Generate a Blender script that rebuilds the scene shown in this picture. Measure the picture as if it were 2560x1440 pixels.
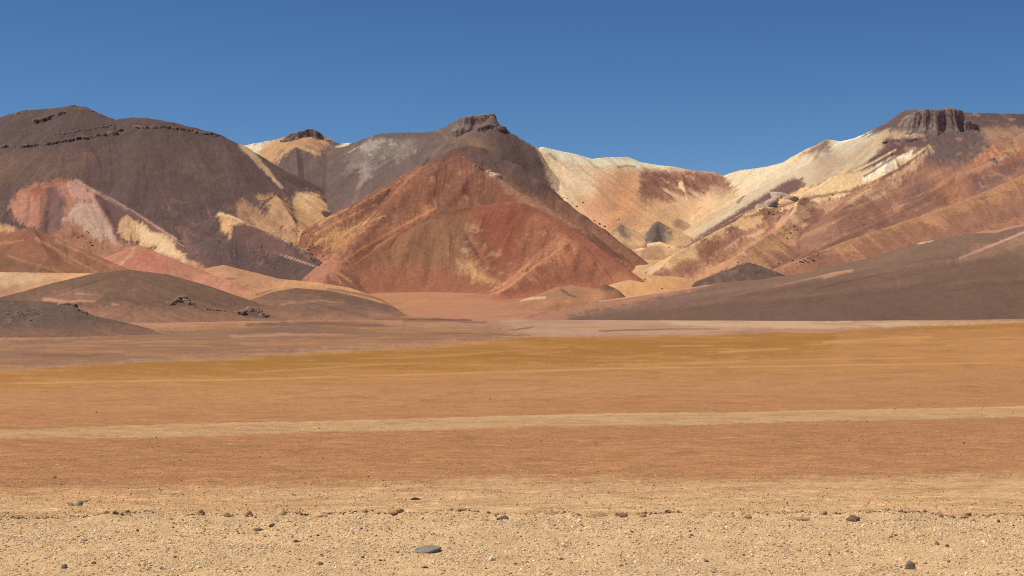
import bpy, math, random
import numpy as np

for o in list(bpy.data.objects):
    bpy.data.objects.remove(o, do_unlink=True)
scn = bpy.context.scene
col0 = scn.collection

# ------------------------------------------------------------------ camera
F, HX, HY = 3517.0, 1280.0, 760.0      # focal length and horizon of the design drawing (2560 wide)
cam = bpy.data.cameras.new('camera')
cam.sensor_width = 36.0
cam.lens = 36.0 * F / 2560.0
cam.shift_y = (HY - 720.0) / 2560.0
cam.clip_start = 0.1
cam.clip_end = 60000.0
camo = bpy.data.objects.new('camera', cam)
camo.rotation_euler = (math.radians(90), 0, 0)
col0.objects.link(camo)
scn.camera = camo

# ------------------------------------------------------------------ sky and sun
SUN_EL, SUN_AZ = 65.0, -92.0           # azimuth from the view direction: high on the left, a little ahead
az = math.radians(SUN_AZ)
el = math.radians(SUN_EL)
sun_dir = (math.cos(el) * math.sin(az), math.cos(el) * math.cos(az), math.sin(el))
w = bpy.data.worlds.new('World')
scn.world = w
w.use_nodes = True
nt = w.node_tree
nt.nodes.clear()
sky = nt.nodes.new('ShaderNodeTexSky')
sky.sky_type = 'NISHITA'
sky.sun_disc = False
sky.sun_elevation = el
sky.sun_rotation = az
sky.altitude = 4800
sky.air_density = 1.0
sky.dust_density = 0.0
sky.ozone_density = 3.0
gam = nt.nodes.new('ShaderNodeHueSaturation')
gam.inputs['Saturation'].default_value = 1.19
gam.inputs['Value'].default_value = 0.97
bg = nt.nodes.new('ShaderNodeBackground')
bg.inputs['Strength'].default_value = 0.09
wo = nt.nodes.new('ShaderNodeOutputWorld')
nt.links.new(sky.outputs[0], gam.inputs['Color'])
nt.links.new(gam.outputs[0], bg.inputs['Color'])
nt.links.new(bg.outputs[0], wo.inputs['Surface'])

from mathutils import Vector
sl = bpy.data.lights.new('sun', 'SUN')
sl.energy = 4.0
sl.angle = math.radians(0.53)
sl.color = (1.0, 0.95, 0.87)
so = bpy.data.objects.new('sun', sl)
so.rotation_euler = Vector(sun_dir).to_track_quat('Z', 'Y').to_euler()
col0.objects.link(so)

vs = scn.view_settings
vs.view_transform = 'Standard'
vs.look = 'None'
vs.exposure = 0.0
vs.gamma = 1.0
vs.use_curve_mapping = False
scn.cycles.use_denoising = False
scn.cycles.filter_width = 1.05

# ------------------------------------------------------------------ helpers
KALB = 0.86
def C(r, g, b, k=1.0):
    v = np.array([r, g, b], float) / 255.0
    v = np.where(v <= 0.04045, v / 12.92, ((v + 0.055) / 1.055) ** 2.4)
    return v * KALB * k

def _h(xi, yi, seed):
    h = (xi.astype(np.int64) * 374761393 + yi.astype(np.int64) * 668265263 + seed * 974126177) & 0xFFFFFFFF
    h = ((h ^ (h >> 13)) * 1274126177) & 0xFFFFFFFF
    h = h ^ (h >> 16)
    return h.astype(np.float64) / 4294967296.0

def vn(x, y, seed=0):
    xi = np.floor(x); yi = np.floor(y)
    fx = x - xi; fy = y - yi
    fx = fx * fx * fx * (fx * (fx * 6 - 15) + 10); fy = fy * fy * fy * (fy * (fy * 6 - 15) + 10)
    a = _h(xi, yi, seed); b = _h(xi + 1, yi, seed)
    c = _h(xi, yi + 1, seed); d = _h(xi + 1, yi + 1, seed)
    return (a + (b - a) * fx) * (1 - fy) + (c + (d - c) * fx) * fy

def fbm(x, y, octv=4, seed=0, rough=0.5):
    s = 0; a = 1.0; t = 0
    for i in range(octv):
        s = s + a * vn(x, y, seed + i * 17); t += a
        x = x * 2.03 + 11.3; y = y * 2.03 + 5.7; a *= rough
    return s / t * 2 - 1           # about -1..1

def ss(a, b, x):
    t = np.clip((x - a) / (b - a), 0, 1)
    return t * t * (3 - 2 * t)

def poly_sd(px, py, poly):
    """signed distance, positive inside"""
    P = np.array(poly, float)
    n = len(P)
    d2 = np.full(px.shape, 1e18)
    ins = np.zeros(px.shape, bool)
    for i in range(n):
        ax, ay = P[i]; bx, by = P[(i + 1) % n]
        ex, ey = bx - ax, by - ay
        wx, wy = px - ax, py - ay
        t = np.clip((wx * ex + wy * ey) / (ex * ex + ey * ey + 1e-9), 0, 1)
        dx = wx - ex * t; dy = wy - ey * t
        d2 = np.minimum(d2, dx * dx + dy * dy)
        if ay != by:
            cnd = (ay > py) != (by > py)
            ins ^= cnd & (px < (bx - ax) * (py - ay) / (by - ay) + ax)
    d = np.sqrt(d2)
    return np.where(ins, d, -d)

def line_d(px, py, pts):
    """distance to a polyline and the fraction along it"""
    P = np.array(pts, float)
    L = np.r_[0, np.cumsum(np.hypot(np.diff(P[:, 0]), np.diff(P[:, 1])))]
    d = np.full(px.shape, 1e9); u = np.zeros(px.shape); side = np.zeros(px.shape)
    for i in range(len(P) - 1):
        ax, ay = P[i, :2]; bx, by = P[i + 1, :2]
        ex, ey = bx - ax, by - ay
        wx, wy = px - ax, py - ay
        t = np.clip((wx * ex + wy * ey) / (ex * ex + ey * ey + 1e-9), 0, 1)
        dd = np.hypot(wx - ex * t, wy - ey * t)
        m = dd < d
        d = np.where(m, dd, d)
        u = np.where(m, (L[i] + t * (L[i + 1] - L[i])) / L[-1], u)
    return d, u

class Canvas:
    """albedo of the ground of one piece of terrain, kept per vertex"""
    def __init__(s, px, py, base, streak=None, seed=0, crisp=False):
        s.crisp = crisp; s.ux = s.uy = None
        s.px, s.py = px, py
        s.col = np.tile(np.array(base, float), (px.size, 1))
        s.w1 = fbm(px / 60, py / 60, 3, seed + 1)
        s.w2 = fbm(px / 60, py / 60, 3, seed + 2)
        s.f1 = fbm(px / 14, py / 14, 3, seed + 3, .6)
        s.f2 = fbm(px / 14, py / 14, 3, seed + 4, .6)
        s.f3 = fbm(px / 5, py / 5, 2, seed + 5, .7)
        s.st = streak if streak is not None else s.f1
    def _mix(s, idx, m, col):
        m = m[:, None]
        s.col[idx] = s.col[idx] * (1 - m) + np.array(col) * m
    def poly(s, pts, col, a=1.0, soft=6, warp=8, streak=0, mott=0):
        if s.crisp: soft = soft * 1.25 + 1.5; streak = streak * 1.3 + 1; mgx = 34
        else: mgx = 0
        P = np.array(pts, float); mg = soft * 2 + warp * 1.6 + abs(streak) * 1.5 + 2 + mgx
        x0, y0 = P.min(0) - mg; x1, y1 = P.max(0) + mg
        idx = np.nonzero((s.px > x0) & (s.px < x1) & (s.py > y0) & (s.py < y1))[0]
        if not idx.size: return
        wx = warp * (.6 * s.w1[idx] + .9 * s.f1[idx]); wy = warp * (.6 * s.w2[idx] + .9 * s.f2[idx])
        if s.ux is not None:            # deposits finger downhill
            run = 9 + 1.6 * abs(streak) + soft
            wx = wx * .6 - s.ux[idx] * run * s.drip[idx]; wy = wy * .6 - s.uy[idx] * run * s.drip[idx]
        sd = poly_sd(s.px[idx] + wx, s.py[idx] + wy, pts)
        if streak: sd = sd + streak * s.st[idx] * 1.5
        m = ss(-soft, soft, sd + soft * .8 * s.f3[idx]) * a
        if mott: m = m * np.clip(1 - mott * (.5 + .9 * s.f2[idx] + .5 * s.st[idx]), 0, 1)
        s._mix(idx, m, col)
    def line(s, pts, w0, w1, col, a=1.0, warp=3, soft=.5, streak=0, fade=0):
        P = np.array(pts, float); mg = max(w0, w1) * 1.5 + warp * 1.6 + 3
        x0, y0 = P.min(0) - mg; x1, y1 = P.max(0) + mg
        idx = np.nonzero((s.px > x0) & (s.px < x1) & (s.py > y0) & (s.py < y1))[0]
        if not idx.size: return
        wx = warp * (.5 * s.w1[idx] + .8 * s.f1[idx]); wy = warp * (.5 * s.w2[idx] + .8 * s.f2[idx])
        d, u = line_d(s.px[idx] + wx, s.py[idx] + wy, pts)
        wd = w0 + (w1 - w0) * u
        if streak: d = d - streak * s.st[idx]
        m = (1 - ss(wd * (1 - soft), wd * (1 + soft), d)) * a
        if fade: m = m * (1 - u * fade)
        s._mix(idx, m, col)
    def mottle(s, col, lo, hi, a=1.0, sx=30, sy=30, seed=9, use_st=0.0, box=None):
        n = fbm(s.px / sx, s.py / sy, 4, seed, .6)
        if use_st: n = n * (1 - use_st) + s.st * use_st
        m = ss(lo, hi, n) * a
        if box is not None:
            m = m * ss(-25, 25, poly_sd(s.px, s.py, box))
        s.col = s.col * (1 - m[:, None]) + np.array(col) * m[:, None]

def mesh_obj(name, verts, faces, mat, col=None, smooth=True):
    me = bpy.data.meshes.new(name)
    nv = len(verts); nf = len(faces); k = faces.shape[1]
    me.vertices.add(nv)
    me.vertices.foreach_set('co', np.asarray(verts, np.float32).ravel())
    me.loops.add(nf * k)
    me.loops.foreach_set('vertex_index', np.asarray(faces, np.int32).ravel())
    me.polygons.add(nf)
    me.polygons.foreach_set('loop_start', np.arange(0, nf * k, k, dtype=np.int32))
    me.polygons.foreach_set('loop_total', np.full(nf, k, np.int32))
    if smooth:
        me.polygons.foreach_set('use_smooth', np.ones(nf, bool))
    me.update(calc_edges=True)
    if col is not None:
        at = me.color_attributes.new('Col', 'FLOAT_COLOR', 'POINT')
        c4 = np.ones((nv, 4), np.float32); c4[:, :3] = col
        at.data.foreach_set('color', c4.ravel())
    if mat: me.materials.append(mat)
    ob = bpy.data.objects.new(name, me)
    col0.objects.link(ob)
    return ob

def grid_faces(nr, nc, keep=None):
    i = np.arange((nr - 1) * nc).reshape(nr - 1, nc)[:, :-1]
    f = np.stack([i, i + 1, i + nc + 1, i + nc], -1).reshape(-1, 4)
    if keep is not None:
        f = f[keep[f].any(1)]
    return f

def compact(verts, faces, col):
    used = np.unique(faces)
    remap = np.full(len(verts), -1, np.int64); remap[used] = np.arange(used.size)
    return verts[used], remap[faces], col[used]

def tag(o, label, cat=None, kind=None, group=None):
    o['label'] = label
    if cat: o['category'] = cat
    if kind: o['kind'] = kind
    if group: o['group'] = group
    return o

# ------------------------------------------------------------------ materials
def earth(name, s1, s2, amp1, amp2, bump, bscale, rough=0.95, speck=None, det=5, rg1=.6, run=None):
    m = bpy.data.materials.new(name); m.use_nodes = True
    n = m.node_tree; n.nodes.clear(); L = n.links
    out = n.nodes.new('ShaderNodeOutputMaterial')
    bs = n.nodes.new('ShaderNodeBsdfPrincipled')
    bs.inputs['Roughness'].default_value = rough
    bs.inputs['Specular IOR Level'].default_value = 0.08
    at = n.nodes.new('ShaderNodeAttribute'); at.attribute_name = 'Col'
    geo = n.nodes.new('ShaderNodeNewGeometry')
    def noise(scale, det, rg=0.6):
        t = n.nodes.new('ShaderNodeTexNoise'); t.inputs['Scale'].default_value = scale
        t.inputs['Detail'].default_value = det; t.inputs['Roughness'].default_value = rg
        L.new(geo.outputs['Position'], t.inputs['Vector']); return t
    def rng(src, lo, hi, a, b):
        r = n.nodes.new('ShaderNodeMapRange'); r.inputs['From Min'].default_value = lo; r.inputs['From Max'].default_value = hi
        r.inputs['To Min'].default_value = a; r.inputs['To Max'].default_value = b
        L.new(src, r.inputs['Value']); return r
    def mul(c, v):
        x = n.nodes.new('ShaderNodeMix'); x.data_type = 'RGBA'; x.blend_type = 'MULTIPLY'; x.inputs['Factor'].default_value = 1
        L.new(c, x.inputs['A']); L.new(v, x.inputs['B']); return x.outputs['Result']
    n1 = noise(s1, det, rg1); n2 = noise(s2, 4)
    c = mul(at.outputs['Color'], rng(n1.outputs['Fac'], .3, .7, 1 - amp1, 1 + amp1).outputs[0])
    c = mul(c, rng(n2.outputs['Fac'], .3, .7, 1 - amp2, 1 + amp2).outputs[0])
    if run:
        ra = n.nodes.new('ShaderNodeAttribute'); ra.attribute_name = 'Run'
        for ts, ds, amp in run:
            mp = n.nodes.new('ShaderNodeMapping'); mp.inputs['Scale'].default_value = (ts, ds, 1)
            L.new(ra.outputs['Vector'], mp.inputs['Vector'])
            t = n.nodes.new('ShaderNodeTexNoise'); t.inputs['Scale'].default_value = 1; t.inputs['Detail'].default_value = 6; t.inputs['Roughness'].default_value = .65
            L.new(mp.outputs[0], t.inputs['Vector'])
            c = mul(c, rng(t.outputs['Fac'], .3, .7, 1 - amp, 1 + amp).outputs[0])
    if speck:
        for sc, lo, hi, v in speck:
            t = n.nodes.new('ShaderNodeTexNoise'); t.inputs['Scale'].default_value = sc; t.inputs['Detail'].default_value = 1
            L.new(geo.outputs['Position'], t.inputs['Vector'])
            c = mul(c, rng(t.outputs['Fac'], lo, hi, 1.0, v).outputs[0])
    L.new(c, bs.inputs['Base Color'])
    nb = noise(bscale, 6, .65)
    b = n.nodes.new('ShaderNodeBump'); b.inputs['Strength'].default_value = 1.0; b.inputs['Distance'].default_value = bump
    L.new(nb.outputs['Fac'], b.inputs['Height']); L.new(b.outputs[0], bs.inputs['Normal'])
    L.new(bs.outputs[0], out.inputs['Surface'])
    return m

def plain(name, rgb, var=0.25, scale=8.0, bump=0.0, attr=None):
    m = bpy.data.materials.new(name); m.use_nodes = True
    n = m.node_tree; n.nodes.clear(); L = n.links
    out = n.nodes.new('ShaderNodeOutputMaterial'); bs = n.nodes.new('ShaderNodeBsdfPrincipled')
    bs.inputs['Roughness'].default_value = 0.9; bs.inputs['Specular IOR Level'].default_value = 0.15
    t = n.nodes.new('ShaderNodeTexNoise'); t.inputs['Scale'].default_value = scale; t.inputs['Detail'].default_value = 5
    tc = n.nodes.new('ShaderNodeTexCoord'); L.new(tc.outputs['Object'], t.inputs['Vector'])
    r = n.nodes.new('ShaderNodeMapRange'); r.inputs['From Min'].default_value = .3; r.inputs['From Max'].default_value = .7
    r.inputs['To Min'].default_value = 1 - var; r.inputs['To Max'].default_value = 1 + var
    L.new(t.outputs['Fac'], r.inputs['Value'])
    x = n.nodes.new('ShaderNodeMix'); x.data_type = 'RGBA'; x.blend_type = 'MULTIPLY'; x.inputs['Factor'].default_value = 1
    if attr:
        a = n.nodes.new('ShaderNodeAttribute'); a.attribute_name = attr[0]; a.attribute_type = attr[1]
        L.new(a.outputs['Color'], x.inputs['A'])
    else:
        x.inputs['A'].default_value = (*rgb, 1)
    L.new(r.outputs[0], x.inputs['B']); L.new(x.outputs['Result'], bs.inputs['Base Color'])
    if bump:
        b = n.nodes.new('ShaderNodeBump'); b.inputs['Distance'].default_value = bump
        L.new(t.outputs['Fac'], b.inputs['Height']); L.new(b.outputs[0], bs.inputs['Normal'])
    L.new(bs.outputs[0], out.inputs['Surface'])
    return m

M_mtn = earth('mountain_scree', 0.10, 0.5, 0.17, 0.12, 1.8, 0.12, det=8, rg1=.7)
M_hill = earth('hill_scree', 0.08, 0.5, 0.12, 0.12, 0.6, 0.25, det=8, rg1=.7)
M_plain = earth('desert_plain', 0.9, 9.0, 0.22, 0.14, 0.012, 14.0, det=10, rg1=.8,
                speck=[(26.0, .58, .72, .68), (19.0, .58, .72, 1.40), (6.0, .55, .7, .80), (4.5, .55, .7, 1.28), (1.6, .5, .7, .88), (1.1, .5, .7, 1.12)])
M_bank = earth('gravel_soil', 3.0, 40.0, 0.10, 0.20, 0.010, 55.0,
               speck=[(70.0, .58, .70, .55), (60.0, .58, .70, 1.4)])

# ------------------------------------------------------------------ the plain
GD = np.array([12.0, 17.0, 24.0, 55.0, 75.0, 180.0, 450.0, 1000.0, 1500., 2100.0, 2700.0, 3000.0, 3600.0, 4450.0, 5500.0, 7000.0])
GY = np.array([1300., 1280., 1215., 1090., 1050., 960., 890., 838., 816., 800., 778., 761., 705., 642., 594., 560.])
GZ = (HY - GY) / F * GD
GD = np.r_[10.4, GD]; GZ = np.r_[-2.45, GZ]      # the flat runs on under the lip of the bank
lgD = np.log(GD)
def ground_z(D):
    return np.interp(np.log(np.maximum(D, 1.0)), lgD, GZ)
pxs = np.r_[np.linspace(-2600, -340, 60), np.arange(-320, 2890, 7.0), np.linspace(2910, 5160, 60)]
pys = np.r_[np.arange(1300, 1200, -2.0), np.arange(1200, 900, -1.7), np.arange(900, 762, -1.2)]
# depth of each row: invert the profile
Dl = np.exp(np.linspace(np.log(12), np.log(3000), 4000)); Yl = HY - F * ground_z(Dl) / Dl
rowsD = np.interp(-pys, -Yl, Dl)
rowsD = np.r_[10.6, 11.0, 11.4, 11.7, rowsD[np.r_[True, np.diff(rowsD) > 1e-4]], np.linspace(3020, 7000, 70)]
PX, DD = np.meshgrid(pxs, rowsD)
px = PX.ravel(); D = DD.ravel(); X = (px - HX) / F * D
z = ground_z(D)
z = z + 0.02 * D ** .55 * fbm(X / (4 + D * .05), D / (4 + D * .05), 3, 5) * .35 + .02 * fbm(X / .5, D / .5, 3, 8)
py = HY - F * z / D
pyc = HY - F * ground_z(D) / D
cv = Canvas(px, pyc, C(190, 138, 92), streak=fbm(px / 300, pyc / 5, 4, 77, .6), seed=40)
W = [-2700, 5300]
def band(y_pts, col, a=1.0, soft=4, lo_pts=None, warp=4, streak=0, mott=0):
    """strip of ground between an upper and a lower edge, each given at several places across"""
    up = [(W[0], y_pts[0][1])] + y_pts + [(W[1], y_pts[-1][1])]
    lo = [(W[0], lo_pts[0][1])] + lo_pts + [(W[1], lo_pts[-1][1])]
    cv.poly(up + lo[::-1], col, a, soft, warp, streak, mott)
# valley floor and far plain
band([(0, 600), (2560, 600)], C(196, 140, 104), lo_pts=[(0, 900), (600, 880), (1300, 850), (2560, 820)], soft=3)
band([(0, 838), (700, 815), (1300, 790), (2560, 796)], C(182, 142, 112), lo_pts=[(0, 926), (600, 893), (1000, 868), (1300, 842), (1900, 834), (2560, 812)], soft=3)
cv.poly([(-800, 845), (0, 848), (420, 822), (820, 800), (1000, 812), (1250, 822), (1300, 842), (1000, 866), (500, 892), (0, 924), (-800, 960)], C(152, 112, 84), .85, 14, 6, streak=8)
cv.poly([(500, 770), (1000, 752), (1400, 752), (1600, 740), (1500, 780), (1350, 800), (1150, 812), (900, 795)], C(192, 134, 104), .8, 8, 8, streak=6)
cv.poly([(1250, 800), (1500, 795), (1900, 800), (2560, 806), (2560, 812), (2000, 815), (1750, 833), (1330, 840)], C(196, 156, 128), .9, 4, 4, streak=4)
cv.poly([(1650, 800), (2560, 803), (2560, 808), (2050, 822), (1700, 812)], C(214, 176, 138), .9, 3, 3, streak=3)
for a_ in ([(1010, 800), (1120, 802), (1215, 806)], [(860, 792), (1000, 797), (1180, 800)], [(620, 812), (800, 806), (1060, 820)]):
    cv.line(a_, 5, 2, C(120, 90, 78), .9, warp=2)
cv.poly([(640, 812), (800, 800), (950, 804), (1070, 820), (900, 826), (720, 834), (560, 838)], C(134, 102, 84), .6, 6, 5, streak=6)
cv.line([(580, 840), (700, 837), (860, 835)], 5, 1, C(196, 152, 118), .6, warp=3)
cv.line([(20, 866), (200, 858), (420, 845)], 4, 1, C(186, 142, 108), .5, warp=4)
cv.line([(60, 888), (220, 890), (330, 880)], 4, 1, C(128, 94, 76), .6, warp=4)
for a_ in ([(1030, 832), (1200, 836), (1330, 838)], [(1330, 818), (1270, 826), (1150, 828)], [(1500, 828), (1640, 823), (1800, 822)]):
    cv.line(a_, 2.5, 1.2, C(140, 104, 74), .8, warp=2)
# ochre belt
OCH_T = [(-600, 950), (0, 930), (250, 913), (520, 900), (800, 886), (1000, 874), (1200, 858), (1330, 842), (1700, 842), (1900, 834), (2080, 828), (2300, 815), (2560, 808)]
OCH_B = [(-600, 985), (0, 962), (400, 955), (900, 948), (1250, 925), (1700, 908), (2100, 886), (2300, 866), (2560, 838)]
band(OCH_T, C(174, 123, 58), 1, 3, OCH_B, warp=2, streak=5)
cv.poly([(-600, 945), (0, 927), (220, 921), (200, 926), (0, 938), (-600, 952)], C(196, 138, 80), .8, 2, 2)
band([(0, 945), (1250, 915), (1700, 895), (2560, 850)], C(192, 136, 78), .75, 16, [(0, 985), (1250, 965), (2560, 935)], warp=6, streak=14)
cv.poly([(2100, 840), (2260, 822), (2560, 815), (2560, 905), (2250, 905), (2080, 885)], C(196, 140, 86), .7, 14, 10, streak=12)
for a_, w_, al in (([(0, 958), (560, 950), (1000, 938), (1500, 922), (2000, 915), (2560, 906)], 2.2, .8),
               ([(600, 933), (900, 915), (1100, 905)], 1.8, .5), ([(1800, 880), (1890, 876), (1960, 873)], 3, .6),
               ([(2060, 856), (2250, 846), (2330, 842)], 3.5, .7), ([(1650, 867), (1780, 864)], 2, .6),
               ([(900, 898), (1100, 890), (1300, 875), (1420, 868)], 1.6, .5), ([(2030, 862), (2300, 850)], 2, .5),
               ([(1500, 912), (2000, 900), (2560, 890)], 2, .5)):
    cv.line(a_, w_, w_ * .7, C(214, 158, 98), al, warp=1.5)
# orange gravel flats, the pale wheel-worn strip and the near flats
band([(0, 985), (1250, 965), (2560, 935)], C(194, 140, 92), .9, 14, [(0, 1030), (1250, 1000), (2560, 965)], warp=8, streak=8)
band([(0, 1025), (900, 1015), (1700, 985), (2560, 945)], C(190, 134, 88), .95, 16, [(0, 1075), (900, 1052), (1700, 1034), (2560, 1016)], warp=6, streak=12)
band([(0, 1100), (900, 1076), (1700, 1060), (2560, 1042)], C(186, 132, 88), 1, 10, [(0, 1225), (1200, 1200), (2560, 1195)], warp=8, streak=10)
band([(0, 1165), (1200, 1150), (2560, 1110)], C(192, 137, 92), .7, 20, [(0, 1215), (1200, 1190), (2560, 1180)], warp=8, streak=10)
band([(0, 1224), (1200, 1204), (2560, 1194)], C(218, 175, 126), 1, 16, [(0, 1330), (2560, 1330)], warp=6, streak=8)
band([(0, 1075), (450, 1062), (900, 1052), (1300, 1040), (1700, 1034), (2560, 1016)], C(206, 165, 118), 1, 2.5, [(0, 1098), (450, 1090), (900, 1078), (1300, 1070), (1700, 1062), (2560, 1042)], warp=1.5, streak=2)
cv.line([(0, 1075), (450, 1062), (900, 1052), (1300, 1040), (1700, 1034), (2560, 1016)], 1.5, 1.5, C(226, 186, 128), .6, warp=1)
band([(0, 1250), (1200, 1240), (2560, 1236)], C(226, 186, 136), .9, 16, [(0, 1330), (2560, 1330)], warp=8, streak=8)
cv.mottle(C(206, 146, 96), .0, .5, .35, 260, 9, 5)
cv.mottle(C(214, 160, 108), .1, .5, .3, 70, 4, 25)
cv.mottle(C(150, 104, 72), .15, .5, .3, 90, 5, 35)
cv.mottle(C(166, 112, 70), .12, .5, .25, 200, 8, 15)
o = mesh_obj('plain', np.c_[X, D, z], grid_faces(len(rowsD), len(pxs)), M_plain, cv.col * np.array([.95, .93, .90]))
tag(o, 'wide flat desert plain of orange and ochre gravel', kind='structure')
# the country outside the picture
n = 96; ang = np.arange(n) * 2 * math.pi / n
vv = [(0, 0, -32.0)]
for r in (400, 3000, 12000, 45000):
    vv += [(r * math.sin(a), r * math.cos(a), -32.0) for a in ang]
vv = np.array(vv)
ff = [[0, 1 + i, 1 + (i + 1) % n, 1 + (i + 1) % n] for i in range(n)]
tri = np.array([[0, 1 + (i + 1) % n, 1 + i] for i in range(n)])
quad = np.array([[1 + k * n + i, 1 + k * n + (i + 1) % n, 1 + (k + 1) * n + (i + 1) % n, 1 + (k + 1) * n + i] for k in range(3) for i in range(n)])
quad = quad[:, ::-1]
o = mesh_obj('ground', vv, quad, M_plain, np.tile(C(185, 135, 95), (len(vv), 1)))
tag(o, 'open desert ground stretching to the horizon all round', kind='structure')

# ------------------------------------------------------------------ mountains
KSL = 1.10
def flow_noise(Z, PXg, DDg, pc, rd, dpx, dD, seed, cell, steps, step):
    """noise drawn out along the lines water and scree take down the slope"""
    nr, nc = Z.shape
    gx = np.gradient(Z, axis=1) / (dpx * DDg / F)
    gd = np.gradient(Z, axis=0) / dD - (PXg - HX) / F * gx
    gl = np.hypot(gx, gd) + 1e-5
    fx, fd = -gx / gl, -gd / gl
    vr = (fd * step / dD); vc = (F * (fx / DDg - (PXg - HX) / F * fd / DDg) * step / dpx)
    rs_ = np.random.RandomState(seed)
    N = rs_.normal(size=(nr, nc))
    if cell > 1:
        kx = np.exp(-(np.arange(-3 * cell, 3 * cell + 1) / cell) ** 2 * .5); kx /= kx.sum()
        ky_c = max(1, cell * dpx * np.mean(rd) / F / dD)
        ky = np.exp(-(np.arange(-int(3 * ky_c), int(3 * ky_c) + 1) / ky_c) ** 2 * .5); ky /= ky.sum()
        N = np.apply_along_axis(lambda a: np.convolve(a, kx, 'same'), 1, N)
        N = np.apply_along_axis(lambda a: np.convolve(a, ky, 'same'), 0, N)
    R0, C0 = np.meshgrid(np.arange(nr, dtype=np.float32), np.arange(nc, dtype=np.float32), indexing='ij')
    acc = N.copy()
    for sg in (1, -1):
        r = R0.copy(); c = C0.copy()
        for _ in range(steps):
            ri = np.clip(r, 0, nr - 1).astype(np.int32); ci = np.clip(c, 0, nc - 1).astype(np.int32)
            r = r + sg * vr[ri, ci]; c = c + sg * vc[ri, ci]
            ri = np.clip(r + .5, 0, nr - 1).astype(np.int32); ci = np.clip(c + .5, 0, nc - 1).astype(np.int32)
            acc += N[ri, ci]
    acc -= acc.mean(); acc /= acc.std() + 1e-9
    return np.clip(acc, -2.6, 2.6).ravel() * .42, fx.ravel(), fd.ravel()
def layer(name, label, ridges, s, pxr, Dr, dpx, dD, base, paint=None, r=0.0, k=14.0, gully=5.0, gw=26.0, rough=2.0, mat=None, seed=0, bumps=(), conc=0.0, blur=22.0, fw=60.0, prof=False, zfun=None, foot=None, var=1.0, bright=1.0):
    """heights: the highest of the tents hung on every ridge line, run out onto the plain"""
    pc = np.arange(pxr[0], pxr[1] + dpx, dpx); rd = np.arange(Dr[0], Dr[1] + dD, dD)
    PXg, DDg = np.meshgrid(pc, rd)
    px = PXg.ravel(); D = DDg.ravel(); X = (px - HX) / F * D
    wx = X + 14 * fbm(X / 120, D / 120, 3, seed + 31); wy = D + 14 * fbm(X / 120, D / 120, 3, seed + 32)
    best = np.full(px.shape, -1e9); bt = np.zeros(px.shape); bd = np.zeros(px.shape); off = 0.0
    if prof:
        # long low rises: the crest is followed along its length and falls away at right angles to it
        P = np.array([(p[0], p[2], (HY - p[1]) / F * p[2], (p[3] if len(p) > 3 else s)) for p in sorted(ridges[0])], float)
        Dc = np.interp(px, P[:, 0], P[:, 1]); zc = np.interp(px, P[:, 0], P[:, 2], left=-70, right=-70); sc = np.interp(px, P[:, 0], P[:, 3])
        zc = np.where(px < P[0, 0], P[0, 2] - (P[0, 0] - px) * .25, np.where(px > P[-1, 0], P[-1, 2] - (px - P[-1, 0]) * .25, zc))
        bd = np.abs(D - Dc); ds = np.sqrt(bd * bd + r * r) - r
        best = zc - sc * ds; bt = X.copy()
        ridges = []; fw = 1e-3
    if zfun is not None:
        best = zfun(px, D, X); bd = np.full(px.shape, 200.0); bt = X.copy(); ridges = []; fw = 1e-3
    for rg in ridges:
        pts = [(((p[0] - HX) / F * p[2]), p[2], (HY - p[1]) / F * p[2], (p[3] if len(p) > 3 else s)) for p in rg]
        if len(pts) == 1: pts = pts * 2
        for a, b in zip(pts[:-1], pts[1:]):
            ex, ey = b[0] - a[0], b[1] - a[1]
            t = np.clip(((wx - a[0]) * ex + (wy - a[1]) * ey) / (ex * ex + ey * ey + 1e-9), 0, 1)
            d = np.hypot(wx - a[0] - ex * t, wy - a[1] - ey * t)
            # exact distance close to the crest so that the skyline stays put
            t0 = np.clip(((X - a[0]) * ex + (D - a[1]) * ey) / (ex * ex + ey * ey + 1e-9), 0, 1)
            d0 = np.hypot(X - a[0] - ex * t0, D - a[1] - ey * t0)
            q = ss(10, 80, d0); d = d0 * (1 - q) + d * q; t = t0 * (1 - q) + t * q
            ds = np.sqrt(d * d + r * r) - r if r else d
            sl_ = a[3] + (b[3] - a[3]) * t
            zz = a[2] + (b[2] - a[2]) * t - sl_ * ds
            if conc: zz = zz + conc * ds * ds / (ds + 500.0)
            m = zz > best
            best = np.where(m, zz, best); bd = np.where(m, d, bd)
            bt = np.where(m, off + math.hypot(ex, ey) * t, bt)
            off += math.hypot(ex, ey)
        off += 500
    gz = ground_z(D)
    # scree settles: round off the folds between the tents away from the crests
    def box(a, n, ax):
        p = np.concatenate([np.repeat(a.take([0], ax), n + 1, ax), a, np.repeat(a.take([-1], ax), n, ax)], ax)
        cs = np.cumsum(p, ax); m = a.shape[ax]
        return (cs.take(range(2 * n + 1, 2 * n + 1 + m), ax) - cs.take(range(0, m), ax)) / (2 * n + 1)
    B = np.maximum(best, gz - 60).reshape(len(rd), len(pc))
    nc_ = max(1, int(blur / (dpx * np.mean(Dr) / F))); nr_ = max(1, int(blur / dD))
    for _ in range(2):
        B = box(box(B, nc_, 1), nr_, 0)
    q = ss(6, 60, bd)
    best = best * (1 - q) + B.ravel() * q
    # run the tents out before the edge of the sheet
    fade = np.ones(px.shape)
    if pxr[0] > -300: fade = fade * ss(0, fw, px - pxr[0])
    if pxr[1] < 2900: fade = fade * ss(0, fw, pxr[1] - px)
    fade = fade * ss(0, 12 * dD, D - Dr[0])
    best = gz - (k + 6) + (best - gz + k + 6) * fade - 25 * (1 - fade) * (best > gz)
    near = ss(0, 60, bd) * ss(0, 60, best - gz)
    # swirl the across-slope coordinate so that gullies fork and wander
    tw = bt + 10 * fbm(X / 60, D / 60, 3, seed + 40)
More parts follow.
